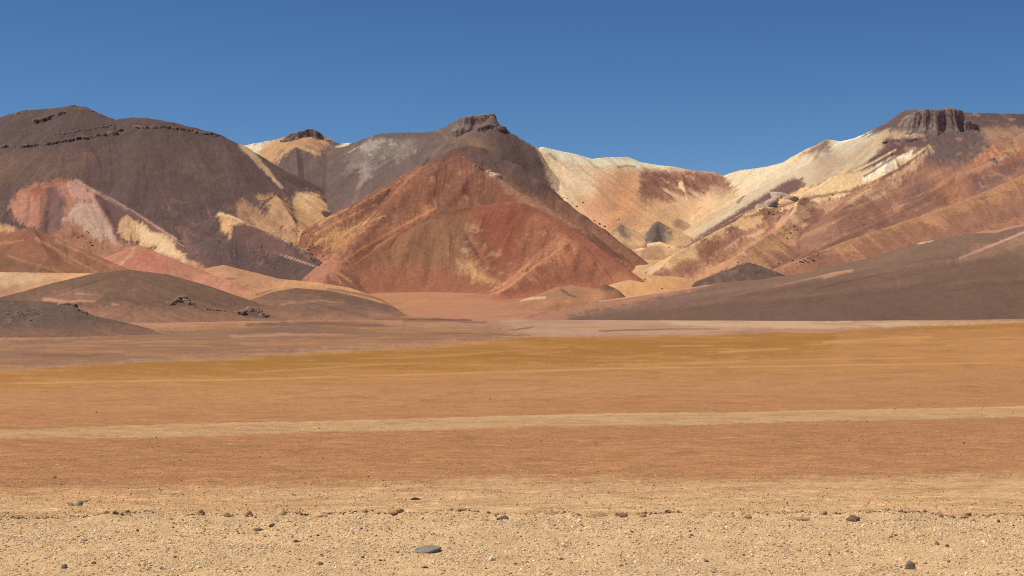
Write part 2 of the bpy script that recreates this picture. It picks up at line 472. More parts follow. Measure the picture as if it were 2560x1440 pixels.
    ang = np.arctan2(wx, wy)
    g1 = fbm(tw / gw, bd / 400, 3, seed + 50); g2 = fbm(tw / (gw * .33), bd / 160, 3, seed + 60)
    g3 = fbm(X / 90, D / 90, 4, seed + 70, .55); 
    Zs = best.reshape(len(rd), len(pc))
    Zs = Zs + (near * 2.0 * rough * g3).reshape(Zs.shape) * (0 if prof else 1)
    lf, flx, fld = flow_noise(Zs, PXg, DDg, pc, rd, dpx, dD, seed + 7, 1, 9, 6.0)
    lc, _, _ = flow_noise(Zs, PXg, DDg, pc, rd, dpx, dD, seed + 8, 4, 14, 11.0)
    zt = best + near * (gully * (.5 * g1 + .62 * lc + .13 * lf) + rough * 2.2 * g3) + rough * .35 * fbm(X / 12, D / 12, 3, seed + 80, .6)
    pyn = HY - F * zt / D
    for (pts, wpx, amp) in bumps:       # small spurs (+) and scoops (-) drawn on the slope, amp in metres
        d, u = line_d(px, pyn, pts)
        zt = zt + amp * np.exp(-(d / wpx) ** 2) * np.sin(np.pi * np.clip(u, .04, .96)) ** .5
    # soft junction with the plain
    h = np.clip(.5 + .5 * (zt - gz) / k, 0, 1)
    zf = gz * (1 - h) + zt * h + k * h * (1 - h) * .5
    zf = np.where(zt < gz - k, gz - 5.0 - .05 * (gz - k - zt), zf)
    zf = zf - 2.6 * (1 - ss(0, k, zt - gz + k))
    py = HY - F * zf / D
    keep = (zf > gz - 8.0)
    stn = .45 * lf + .75 * lc
    cv = Canvas(px, py, base, streak=stn, seed=seed + 100, crisp=True)
    if not prof and zfun is None:
        gX, gD = flx, fld
        ux = F * (gX / D - X * gD / D ** 2); uy = -F * (-.5 / D - zf * gD / D ** 2)
        cv.ux, cv.uy = ux, uy
        cv.drip = .95 * lc + .35 * lf
    if paint: paint(cv)
    rill = lf
    col = cv.col
    if foot is not None:                # gravel of the plain lapping onto the foot of the rise
        m = (1 - ss(0, foot[1], zf - gz + 3 * cv.w1 + 2 * cv.f1))[:, None] * .9
        col = col * (1 - m) + foot[0] * m
    col = col * np.array([1.0, .985, .94])
    tone = 1 + var * (.10 * stn + .07 * rill + .09 * cv.f1 + .08 * cv.f3)
    col = col * ((KSL if mat is None else 1.0) * bright * tone)[:, None]
    faces = grid_faces(len(rd), len(pc), keep)
    V, Fc, Cc = compact(np.c_[X, D, zf], faces, col)
    o = mesh_obj(name, V, Fc, mat or M_mtn, np.clip(Cc, .004, .9))
    tag(o, label, kind='structure')
    print('layer', name, len(Fc))
    return o

PURP = C(107, 85, 79); PURD = C(108, 85, 84); CREAM = C(224, 184, 134); TAN = C(200, 156, 114)
WHT = C(236, 222, 190); ORG = C(206, 148, 102); RED = C(142, 95, 76); BRN = C(150, 112, 88)

# --- left mountain
def paint_left(c):
    c.mottle(C(124, 99, 84), 0, .6, .6, 120, 60, 3)
    c.mottle(C(96, 74, 70), 0.05, .6, .6, 90, 50, 4, .3)
    c.poly([(-400, 250), (180, 250), (330, 290), (560, 330), (600, 370), (330, 345), (100, 375), (-400, 380)], C(100, 82, 78), .8, 12, 10)
    c.poly([(-400, 395), (60, 390), (240, 380), (200, 440), (60, 470), (-400, 520)], C(124, 96, 82), .8, 25, 20, streak=10)
    c.mottle(C(150, 112, 96), .12, .5, .6, 26, 14, 5, .35, [(380, 470), (560, 500), (760, 600), (800, 690), (600, 690), (470, 640), (380, 560)])
    c.mottle(C(94, 72, 74), .2, .5, .6, 14, 8, 6, .1, [(420, 480), (560, 500), (760, 560), (860, 690), (600, 700), (470, 660)])
    # sand blown along the right edge
    c.line([(607, 362), (640, 398), (672, 432), (705, 470)], 10, 3, C(205, 170, 130), .9, 3)
    # pink amphitheatre
    c.poly([(22, 515), (40, 482), (90, 458), (150, 447), (200, 455), (232, 482), (262, 530), (310, 602), (250, 600), (60, 575), (35, 555)], C(180, 126, 104), 1, 3, 5, streak=4)
    c.poly([(30, 515), (55, 482), (80, 480), (82, 520), (66, 562), (40, 545)], C(198, 140, 116), .9, 5, 5)
    c.poly([(78, 478), (100, 458), (112, 470), (88, 500)], C(158, 92, 78), .8, 4, 4)
    c.poly([(120, 470), (140, 462), (160, 500), (150, 570), (110, 590), (95, 585), (112, 520)], C(122, 92, 86), .95, 5, 3, streak=3)
    c.line([(110, 462), (160, 449), (215, 470)], 3, 4, C(162, 98, 80), .9, 2)
    c.poly([(170, 452), (200, 456), (235, 490), (240, 508), (200, 505), (175, 480)], C(206, 158, 138), .8, 5, 5, streak=5)
    c.poly([(172, 538), (195, 505), (238, 505), (262, 545), (306, 604), (235, 592), (190, 566)], C(200, 164, 142), .95, 3, 4, streak=5)
    c.poly([(240, 490), (262, 488), (290, 510), (312, 545), (314, 600), (300, 600), (262, 535)], C(112, 82, 78), .95, 4, 2, streak=2)  # shadow on the right of the amphitheatre, painted into the slope colour
    c.line([(188, 450), (232, 475), (300, 512), (370, 555), (420, 588), (438, 602)], 3.5, 5, C(196, 154, 134), .85, 2)
    c.line([(250, 484), (330, 532), (400, 578)], 2, 3, C(110, 82, 78), .8, 1.5)
    c.line([(300, 522), (360, 555), (425, 594)], 3, 4, C(128, 92, 84), .7, 2)
    c.poly([(305, 548), (318, 538), (360, 560), (425, 595), (470, 640), (510, 668), (480, 670), (400, 632), (330, 605), (312, 590)], C(212, 166, 122), 1, 3, 4, streak=6, mott=.2)
    c.poly([(330, 560), (360, 565), (430, 605), (470, 645), (420, 630), (350, 600)], C(230, 194, 150), .8, 5, 4, streak=5)
    c.poly([(440, 600), (470, 640), (500, 665), (530, 660), (480, 610)], C(124, 92, 84), .8, 5, 4)
    # foot of the slope
    c.poly([(-400, 560), (0, 560), (45, 575), (110, 590), (240, 596), (310, 605), (400, 632), (505, 672), (505, 800), (-400, 800)], C(190, 132, 104), .95, 6, 6, streak=6, mott=.3)
    c.poly([(-400, 555), (0, 560), (40, 574), (30, 582), (-400, 580)], C(222, 172, 124), .9, 3, 2)
    c.poly([(140, 570), (200, 575), (260, 600), (240, 640), (160, 610)], C(168, 118, 90), .6, 10, 8)
    # pale scree fans on the right
    c.poly([(543, 535), (556, 533), (612, 556), (590, 562), (578, 580), (580, 600), (562, 580)], C(220, 170, 122), 1, 3, 2, streak=2)
    c.line([(548, 534), (580, 542), (615, 558)], 3, 2, C(232, 196, 150), .9, 1)
    c.poly([(600, 500), (612, 494), (650, 530), (700, 575), (760, 600), (770, 612), (720, 605), (640, 570), (605, 545)], C(190, 146, 108), 1, 5, 5, streak=10, mott=.5)
    c.poly([(640, 490), (690, 484), (720, 505), (748, 545), (744, 560), (760, 596), (735, 600), (690, 570), (650, 525)], C(198, 152, 110), 1, 5, 5, streak=9, mott=.4)
    c.line([(628, 520), (680, 565), (728, 594)], 4, 2, C(150, 112, 92), .6, 2)
    c.poly([(735, 490), (760, 482), (800, 484), (822, 520), (815, 545), (790, 590), (760, 640), (745, 600), (750, 560), (733, 515)], C(212, 166, 120), 1, 3, 3, streak=4)
    c.poly([(738, 495), (760, 485), (790, 486), (790, 505), (750, 520)], C(232, 190, 142), .7, 8, 4)
    c.poly([(640, 562), (700, 585), (740, 604), (790, 640), (700, 605), (645, 580)], C(132, 98, 88), .0, 4, 3)
    c.line([(610, 557), (650, 572), (720, 604)], 2, 2, C(226, 182, 136), .9, 1)
    c.line([(685, 630), (720, 642), (800, 670)], 3, 1, C(214, 168, 140), .9, 1)
    c.poly([(580, 565), (610, 556), (650, 572), (700, 596), (740, 640), (690, 640), (600, 610)], C(124, 92, 84), .9, 3, 3)
    c.mottle(C(188, 138, 104), .15, .4, .7, 16, 10, 12, 0, [(730, 585), (790, 590), (840, 670), (760, 640)])
L_left = layer('mountain_left', 'dark purple-brown mountain rising on the left', [
    [(-700, 320, 4900), (-150, 300, 4700), (0, 292, 4600), (60, 275, 4560), (130, 270, 4540), (160, 266, 4540), (182, 262, 4530), (215, 267, 4520), (262, 289, 4520), (290, 298, 4510), (330, 293, 4500),
     (370, 294, 4490), (430, 305, 4480), (500, 322, 4470), (550, 335, 4460), (580, 352, 4450), (610, 363, 4440), (640, 395, 4380), (672, 432, 4300), (705, 470, 4200), (770, 580, 3880), (825, 655, 3640)],
    [(-150, 300, 4700), (-120, 480, 4150), (-60, 560, 3800)],
    [(290, 298, 4510), (330, 400, 4250), (420, 500, 3980), (560, 620, 3650), (640, 690, 3380)],
    [(22, 515, 3960), (40, 484, 4020), (90, 460, 4080), (150, 448, 4110), (190, 450, 4100), (240, 478, 4020), (310, 518, 3920), (400, 575, 3740), (440, 604, 3640), (505, 668, 3420)],
    [(545, 534, 3850), (580, 541, 3840), (615, 556, 3780)],
    [(582, 563, 3640), (610, 557, 3660), (650, 571, 3640), (730, 603, 3560), (800, 652, 3440), (835, 690, 3330)],
    [(690, 484, 4050), (740, 560, 3800)],
], .60, (-380, 900), (3050, 4720), 2.7, 7.0, PURP, paint_left, gully=6, gw=34, rough=2.4, seed=100, conc=.12,
    bumps=[([(82, 480), (70, 560)], 8, -7), ([(130, 470), (120, 590)], 12, -9), ([(100, 475), (95, 560)], 8, 6), ([(185, 480), (240, 590)], 22, 8), ([(262, 495), (310, 600)], 12, -10),
           ([(330, 550), (470, 650)], 16, 7), ([(640, 490), (740, 600)], 12, 5), ([(625, 515), (730, 600)], 6, -5)])

# --- saddle and knob behind
def paint_saddle(c):
    c.poly([(590, 380), (615, 362), (650, 352), (720, 335), (820, 345), (800, 380), (740, 372), (700, 385), (680, 410), (690, 470), (660, 440)], C(204, 158, 116), 1, 6, 5, streak=5)
    c.poly([(720, 340), (800, 345), (812, 365), (760, 365), (720, 362)], C(172, 126, 98), .7, 10, 5)
    c.poly([(600, 372), (612, 358), (640, 354), (685, 346), (660, 360), (640, 380), (665, 430), (700, 475), (640, 420)], WHT, .9, 5, 4)
    c.poly([(835, 368), (850, 358), (885, 355), (872, 364), (855, 372)], WHT, 1, 2, 2)
    c.poly([(812, 352), (860, 372), (880, 390), (920, 430), (900, 420), (840, 385)], C(168, 136, 118), .7, 6, 6, mott=.4)
    c.line([(765, 365), (800, 378), (840, 395)], 3, 3, C(150, 116, 98), .8, 2)
    c.line([(852, 380), (862, 420), (868, 440)], 4, 6, C(180, 150, 130), .6, 2)
    c.mottle(C(100, 78, 80), .15, .5, .5, 20, 14, 6)
    c.poly([(735, 490), (760, 482), (800, 484), (822, 520), (815, 545), (790, 590), (760, 640), (745, 600), (750, 560), (733, 515)], C(224, 176, 126), 1, 3, 3, streak=3)
    c.poly([(738, 495), (760, 485), (790, 486), (790, 505), (750, 520)], C(234, 192, 142), .7, 8, 4)
L_sad = layer('mountain_saddle', 'distant pass with white sand saddle and dark rocky knob', [
    [(480, 400, 5100), (570, 375, 5100), (610, 363, 5080), (640, 357, 5070), (690, 348, 5060), (720, 338, 5050), (770, 328, 5050), (800, 332, 5050), (812, 348, 5050), (835, 359, 5050), (880, 357, 5050), (960, 370, 5050), (1050, 370, 5000)],
    [(680, 405, 4720), (700, 383, 4760), (740, 367, 4780), (800, 393, 4720), (870, 425, 4620), (910, 460, 4480), (850, 530, 4280), (790, 590, 3980)],
    [(740, 367, 4780), (745, 440, 4550), (730, 500, 4300)],
], .60, (480, 1120), (3700, 5300), 3.0, 7.5, C(120, 97, 91), paint_saddle, gully=4, gw=30, rough=2.0, seed=300, conc=.10)

# --- central grey peak
def paint_peak(c):
    c.mottle(C(130, 110, 98), 0, .5, .6, 60, 40, 3)
    c.mottle(C(102, 86, 84), .1, .5, .6, 50, 30, 4, .3)
    c.poly([(870, 400), (890, 365), (940, 345), (1020, 345), (1040, 370), (1000, 395), (940, 410), (910, 430)], C(152, 136, 124), .8, 12, 12, streak=6, mott=.5)
    c.poly([(895, 352), (960, 330), (1060, 330), (1100, 340), (960, 345)], C(104, 90, 86), .8, 6, 5)
    c.poly([(890, 372), (925, 352), (960, 352), (920, 375)], C(196, 180, 168), .8, 6, 5, mott=.6)
    c.mottle(C(186, 170, 156), .22, .42, .8, 16, 9, 8, .2, [(860, 390), (960, 350), (1030, 340), (1040, 380), (930, 430), (905, 450)])
    c.poly([(895, 410), (915, 405), (925, 440), (905, 460)], C(178, 158, 144), .7, 6, 5)
    c.line([(905, 440), (890, 490), (870, 560)], 5, 6, C(150, 120, 104), .5, 3)
    c.line([(1090, 320), (1120, 350), (1080, 390)], 3, 4, C(146, 122, 104), .5, 3)
    c.poly([(1130, 355), (1190, 340), (1250, 375), (1220, 372), (1160, 358)], C(146, 114, 90), .7, 6, 5)
    c.poly([(1250, 330), (1335, 365), (1350, 420), (1390, 490), (1450, 540), (1300, 480), (1240, 400)], C(112, 90, 84), .9, 12, 8, streak=10)
    c.poly([(1335, 350), (1345, 385), (1368, 440), (1392, 490), (1440, 535), (1520, 590), (1620, 600), (1620, 340)], C(226, 192, 152), 1, 6, 4, streak=5)
    c.poly([(1400, 500), (1450, 520), (1560, 580), (1560, 640), (1440, 560)], C(210, 164, 122), .9, 8, 4)
L_peak = layer('mountain_peak', 'grey-brown central peak with a blocky rock summit', [
    [(800, 380, 4900), (880, 361, 4800), (905, 348, 4750), (950, 333, 4700), (1020, 330, 4680), (1060, 331, 4650), (1085, 326, 4620), (1110, 318, 4600, .65), (1125, 308, 4560, .7), (1150, 296, 4500, .8), (1190, 290, 4450, .95), (1232, 288, 4400, 1.25), (1246, 312, 4390, 1.3), (1262, 318, 4385, 1.3), (1280, 331, 4380, 1.3), (1310, 350, 4370, 1.3), (1340, 366, 4350, 1.3)],
    [(1110, 318, 4600, .65), (1050, 420, 4250), (950, 520, 3950)],
    [(905, 348, 4750), (930, 430, 4500), (880, 560, 4000)],
    
], .60, (760, 1520), (3600, 4980), 2.8, 7.0, C(118, 98, 90), paint_peak, gully=5, gw=30, rough=2.6, seed=400, conc=.10)

# --- red pyramid
def paint_red(c):
    c.mottle(C(158, 106, 80), .05, .5, .6, 70, 40, 3, .3)
    c.mottle(C(126, 82, 68), .05, .5, .6, 60, 40, 4, .4)
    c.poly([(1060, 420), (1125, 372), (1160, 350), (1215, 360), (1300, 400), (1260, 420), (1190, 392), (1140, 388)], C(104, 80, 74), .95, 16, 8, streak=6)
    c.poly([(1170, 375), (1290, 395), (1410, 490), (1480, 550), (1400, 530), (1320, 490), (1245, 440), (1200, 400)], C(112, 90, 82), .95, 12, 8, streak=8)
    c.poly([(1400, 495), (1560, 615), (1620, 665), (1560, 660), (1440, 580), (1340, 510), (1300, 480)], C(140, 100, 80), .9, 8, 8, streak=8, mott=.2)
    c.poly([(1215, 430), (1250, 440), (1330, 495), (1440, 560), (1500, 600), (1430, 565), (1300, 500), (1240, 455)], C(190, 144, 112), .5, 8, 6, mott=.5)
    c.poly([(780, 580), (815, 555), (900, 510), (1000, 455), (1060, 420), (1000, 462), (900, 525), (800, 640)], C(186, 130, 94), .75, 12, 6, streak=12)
    for a in ([(800, 560), (900, 508), (1000, 452)], [(790, 585), (850, 552), (960, 500)], [(800, 600), (870, 575), (960, 540)], [(840, 600), (900, 560), (930, 545)], [(790, 610), (840, 575), (880, 555)]):
        c.line(a, 5, 2, C(210, 156, 112), .65, 4, streak=5)
    c.poly([(800, 640), (830, 585), (880, 560), (940, 540), (880, 600), (830, 660)], C(206, 152, 100), .75, 12, 6, streak=14, mott=.3)
    c.poly([(950, 570), (1020, 530), (1090, 490), (1060, 530), (1000, 570), (930, 610)], C(190, 130, 88), .6, 14, 8, streak=14, mott=.4)
    c.mottle(C(196, 142, 102), .08, .45, .6, 26, 16, 8, .3, [(1080, 420), (1180, 420), (1280, 480), (1300, 500), (1150, 510), (1040, 500)])
    c.line([(800, 690), (900, 625), (1000, 568), (1090, 520)], 4, 3, C(196, 132, 94), .7, 3)
    c.line([(820, 680), (920, 620), (1020, 565)], 7, 4, C(140, 84, 66), .5, 3)
    c.poly([(780, 640), (830, 640), (860, 670), (800, 710), (740, 700)], C(186, 128, 100), .8, 8, 6)
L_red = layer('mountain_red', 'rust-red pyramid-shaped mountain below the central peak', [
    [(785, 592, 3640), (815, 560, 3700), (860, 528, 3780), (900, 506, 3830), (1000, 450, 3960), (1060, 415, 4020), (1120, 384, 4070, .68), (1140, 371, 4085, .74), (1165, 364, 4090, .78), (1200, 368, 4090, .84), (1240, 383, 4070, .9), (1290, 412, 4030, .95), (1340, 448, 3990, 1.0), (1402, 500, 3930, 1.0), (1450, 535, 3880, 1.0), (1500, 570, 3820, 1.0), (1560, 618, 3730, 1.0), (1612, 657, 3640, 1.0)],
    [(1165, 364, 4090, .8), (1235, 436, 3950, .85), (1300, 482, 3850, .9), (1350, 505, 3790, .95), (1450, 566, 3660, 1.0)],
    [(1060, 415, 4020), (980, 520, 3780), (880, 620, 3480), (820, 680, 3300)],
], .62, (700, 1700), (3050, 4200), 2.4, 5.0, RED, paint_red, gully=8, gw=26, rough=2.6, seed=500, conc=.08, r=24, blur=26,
    bumps=[([(1110, 410), (1010, 490), (900, 590)], 14, 7), ([(1060, 430), (960, 500), (860, 580)], 10, -6), ([(1150, 420), (1100, 480), (1010, 560)], 12, -7), ([(1190, 420), (1150, 480), (1110, 520)], 10, 6), ([(1300, 430), (1380, 510), (1470, 575)], 9, -5)])

# --- inner dome
def paint_dome(c):
    c.line([(1000, 582), (1090, 532), (1180, 517), (1260, 505), (1340, 520), (1400, 552)], 9, 9, C(128, 84, 66), .6, 4)
    c.mottle(C(172, 112, 84), 0, .5, .6, 70, 50, 3, .4)
    c.poly([(1090, 530), (1130, 525), (1180, 560), (1200, 600), (1180, 660), (1050, 700), (960, 700), (850, 700), (1000, 585)], C(148, 106, 80), .9, 22, 10, streak=12)
    c.poly([(800, 705), (900, 660), (1000, 660), (1200, 690), (1230, 760), (960, 760)], C(164, 106, 80), .9, 20, 10, streak=8)
    c.poly([(1180, 518), (1260, 503), (1330, 515), (1310, 560), (1290, 640), (1260, 690), (1230, 620), (1210, 570)], C(142, 84, 66), .85, 14, 8, streak=10)
    c.mottle(C(190, 150, 112), .12, .4, .75, 22, 12, 8, .35, [(1130, 560), (1190, 560), (1300, 690), (1240, 720), (1130, 660)])
    c.poly([(1140, 655), (1170, 650), (1220, 690), (1260, 712), (1220, 710), (1165, 690)], C(208, 162, 112), .85, 8, 8, mott=.3)
    c.mottle(C(112, 86, 74), .12, .45, .6, 18, 12, 9, .2, [(1080, 520), (1150, 520), (1280, 680), (1230, 680), (1120, 600)])
    c.mottle(C(202, 142, 104), .08, .4, .6, 20, 12, 18, .3, [(1310, 540), (1380, 545), (1420, 600), (1300, 660), (1290, 600)])
    c.poly([(1425, 588), (1440, 592), (1360, 650), (1290, 710), (1245, 730), (1300, 675)], C(198, 138, 102), .8, 8, 6, streak=8)
    c.line([(1400, 590), (1330, 650), (1250, 725)], 6, 4, C(190, 130, 94), .6, 4)
    c.poly([(1340, 520), (1420, 555), (1560, 660), (1610, 697), (1540, 670), (1430, 590)], C(144, 90, 72), .8, 8, 5, streak=6)
    c.line([(1350, 522), (1430, 562), (1520, 628), (1600, 690)], 3, 3, C(176, 120, 92), .5, 3)
    c.poly([(1500, 700), (1560, 685), (1590, 700), (1540, 712)], C(190, 132, 92), .6, 6, 5)
    c.poly([(780, 720), (960, 748), (1210, 750), (1330, 722), (1420, 712), (1600, 700), (1620, 800), (780, 800)], C(188, 118, 90), .8, 7, 5)
L_dome = layer('hill_red', 'broad red-brown dome hill at the foot of the pyramid', [
    [(800, 712, 3230), (860, 675, 3330), (930, 630, 3440), (1000, 580, 3560), (1050, 550, 3620), (1090, 530, 3650), (1140, 522, 3670), (1180, 515, 3680), (1260, 503, 3680), (1310, 507, 3660), (1350, 524, 3620, .7), (1400, 550, 3560, .8), (1480, 605, 3450, .9), (1560, 666, 3330, .9), (1606, 698, 3250, .9)],
    [(1350, 524, 3620), (1400, 572, 3520), (1428, 596, 3460), (1390, 630, 3390), (1340, 666, 3310), (1250, 732, 3130)],
], .60, (740, 1680), (2950, 3800), 2.4, 4.5, C(158, 102, 78), paint_dome, gully=6, gw=30, rough=2.4, seed=600, conc=.05, blur=34,
    bumps=[([(1215, 530), (1240, 620), (1262, 700)], 26, -14), ([(1120, 560), (1180, 640), (1235, 705)], 16, 6), ([(1170, 590), (1215, 660)], 7, -6), ([(1050, 570), (1000, 650), (960, 720)], 16, 5), ([(1090, 570), (1080, 650), (1060, 730)], 12, -6), ([(1330, 560), (1300, 640)], 10, 6), ([(1450, 620), (1420, 690)], 14, 5), ([(1500, 650), (1480, 700)], 10, -5)])

# --- white bowl
def paint_flank(c):
    # right flank, the white apron of the right-hand mountain
    c.poly([(1815, 440), (1850, 425), (1960, 405), (2010, 386), (2060, 348), (2240, 300), (2260, 370), (2100, 450), (2000, 480), (1900, 540), (1800, 600), (1720, 640), (1740, 580), (1830, 510), (1846, 478), (1832, 455)], C(208, 186, 154), 1, 6, 6, streak=6)
    c.poly([(1815, 440), (1960, 405), (2010, 395), (1950, 430), (1860, 470)], C(214, 194, 158), .8, 10, 6)
    c.poly([(2000, 388), (2060, 348), (2100, 353), (2075, 385), (2040, 380), (2020, 392)], C(128, 106, 92), .95, 4, 4)
    c.poly([(2035, 385), (2070, 372), (2110, 400), (2062, 440), (2058, 430), (2040, 400)], C(160, 146, 126), .8, 8, 5)
    c.poly([(2080, 352), (2180, 335), (2225, 312), (2240, 330), (2160, 375), (2080, 440), (2110, 400)], C(206, 190, 162), .8, 8, 6, streak=6)
    c.line([(2100, 352), (2150, 342), (2200, 328)], 3, 2, C(240, 232, 214), .9, 1.5)
    c.poly([(1725, 604), (1800, 555), (1880, 505), (1950, 462), (1985, 445), (2005, 446), (2017, 463), (2000, 486), (1900, 540), (1780, 606), (1700, 630)], C(122, 92, 84), 1, 3, 3)
    c.line([(1845, 505), (1855, 495), (1862, 490)], 4, 2, C(120, 104, 86), .8, 2)
    c.poly([(2040, 400), (2120, 380), (2200, 350), (2150, 410), (2060, 455), (2020, 470)], C(196, 160, 130), .6, 14, 8, streak=8)
def paint_bowl(c):
    c.poly([(1300, 340), (1900, 340), (1900, 470), (1800, 440), (1620, 425), (1600, 450), (1520, 430), (1480, 520), (1440, 540), (1400, 500), (1340, 400)], C(216, 184, 146), 1, 12, 8, streak=14)
    c.poly([(1280, 330), (1330, 355), (1345, 385), (1368, 440), (1392, 490), (1440, 540), (1300, 560), (1270, 420)], C(112, 92, 85), 1, 5, 4, streak=4)
    c.poly([(1345, 360), (1400, 375), (1480, 395), (1600, 400), (1700, 415), (1700, 422), (1600, 420), (1520, 415), (1440, 410), (1360, 390)], WHT, .9, 6, 5)
    c.poly([(1400, 400), (1470, 420), (1480, 480), (1440, 520), (1400, 470)], C(222, 194, 156), .7, 14, 6, streak=8)
    c.poly([(1340, 380), (1400, 385), (1380, 420), (1360, 400)], C(150, 130, 105), .4, 8, 8, mott=.6)
    c.line([(1375, 385), (1385, 395), (1392, 400)], 4, 3, C(130, 112, 92), .6, 4)
    c.line([(1545, 418), (1570, 416), (1590, 417)], 3, 2, C(140, 118, 92), .7, 3)
    c.poly([(1430, 540), (1480, 470), (1530, 430), (1600, 440), (1640, 520), (1600, 640), (1500, 580)], C(216, 158, 118), .95, 24, 12, streak=18)
    c.poly([(1490, 470), (1510, 440), (1525, 520), (1510, 560), (1490, 540)], C(190, 140, 104), .7, 10, 6, streak=10)
    c.poly([(1560, 440), (1600, 430), (1610, 450), (1580, 500), (1530, 560), (1520, 560), (1540, 500)], C(212, 152, 106), .8, 10, 6, streak=12)
    c.poly([(1540, 430), (1590, 425), (1560, 470), (1520, 520)], C(178, 132, 104), .6, 8, 6, streak=8)
    c.poly([(1600, 430), (1690, 425), (1740, 428), (1800, 432), (1835, 455), (1845, 480), (1830, 500), (1790, 470), (1760, 496), (1700, 486), (1675, 470), (1665, 512), (1600, 496)], C(132, 90, 76), 1, 6, 6, streak=7, mott=.2)
    c.poly([(1605, 470), (1640, 458), (1670, 480), (1640, 520), (1600, 510)], C(140, 98, 82), .85, 10, 6, streak=6)
    c.poly([(1590, 505), (1660, 500), (1650, 540), (1600, 545)], C(176, 128, 102), .6, 16, 8, streak=8)
    c.poly([(1535, 560), (1580, 530), (1600, 545), (1560, 585), (1530, 590)], C(168, 128, 100), .6, 12, 8)
    c.poly([(1780, 470), (1840, 470), (1835, 500), (1800, 515), (1780, 500)], C(150, 122, 98), .8, 8, 5, mott=.3)
    c.mottle(C(208, 162, 124), .15, .35, .8, 14, 9, 7, .3, [(1690, 430), (1780, 450), (1800, 500), (1720, 480), (1680, 460)])
    c.poly([(1600, 640), (1600, 510), (1680, 500), (1800, 510), (1830, 500), (1760, 590), (1700, 640), (1650, 660)], C(208, 164, 120), .9, 18, 10, streak=10)
    c.poly([(1700, 600), (1740, 540), (1800, 500), (1860, 470), (1800, 560), (1720, 640), (1680, 640)], C(198, 172, 132), .8, 16, 8)
    c.poly([(1590, 600), (1680, 590), (1740, 620), (1690, 660), (1600, 650)], C(200, 164, 124), .7, 14, 8)
    paint_flank(c)
L_bowl = layer('mountain_white', 'pale cream and orange bowl of scree with a white crest', [
    [(1250, 390, 4540, .72), (1330, 366, 4500, .72), (1355, 366, 4500, .72), (1400, 377, 4540, .72), (1440, 385, 4610, .72), (1480, 397, 4690, .72), (1510, 393, 4760, .72), (1540, 393, 4860, .7), (1570, 392, 4960, .75), (1600, 405, 5060, .7), (1640, 412, 5150), (1690, 417, 5200), (1730, 425, 5200), (1780, 429, 5190), (1810, 438, 5150), (1830, 431, 5120), (1850, 425, 5100), (1890, 420, 5070), (1920, 415, 5050), (1960, 405, 5000), (2000, 388, 4950), (2040, 362, 4880), (2065, 348, 4850), (2085, 350, 4830), (2100, 353, 4810), (2150, 342, 4750), (2180, 338, 4720), (2220, 318, 4680), (2260, 296, 4600)],
    [(1600, 432, 5000), (1575, 480, 4820), (1530, 560, 4520)],
    [(1630, 422, 5150), (1700, 424, 5120), (1780, 430, 5100), (1830, 454, 5020), (1846, 478, 4920), (1835, 500, 4830)],
    [(1640, 440, 5080), (1640, 500, 4850)],
    [(1700, 424, 5120), (1720, 500, 4820)],
    [(2065, 348, 4850), (2000, 440, 4560), (1900, 500, 4330)],
    [(2016, 462, 4300), (1980, 447, 4350), (1960, 458, 4330), (1880, 522, 4180), (1760, 590, 3980)],
], .60, (1290, 2360), (3900, 5320), 2.7, 7.0, C(222, 182, 142), paint_bowl, bright=1.22, gully=8, gw=34, rough=2.0, seed=700, conc=.16)

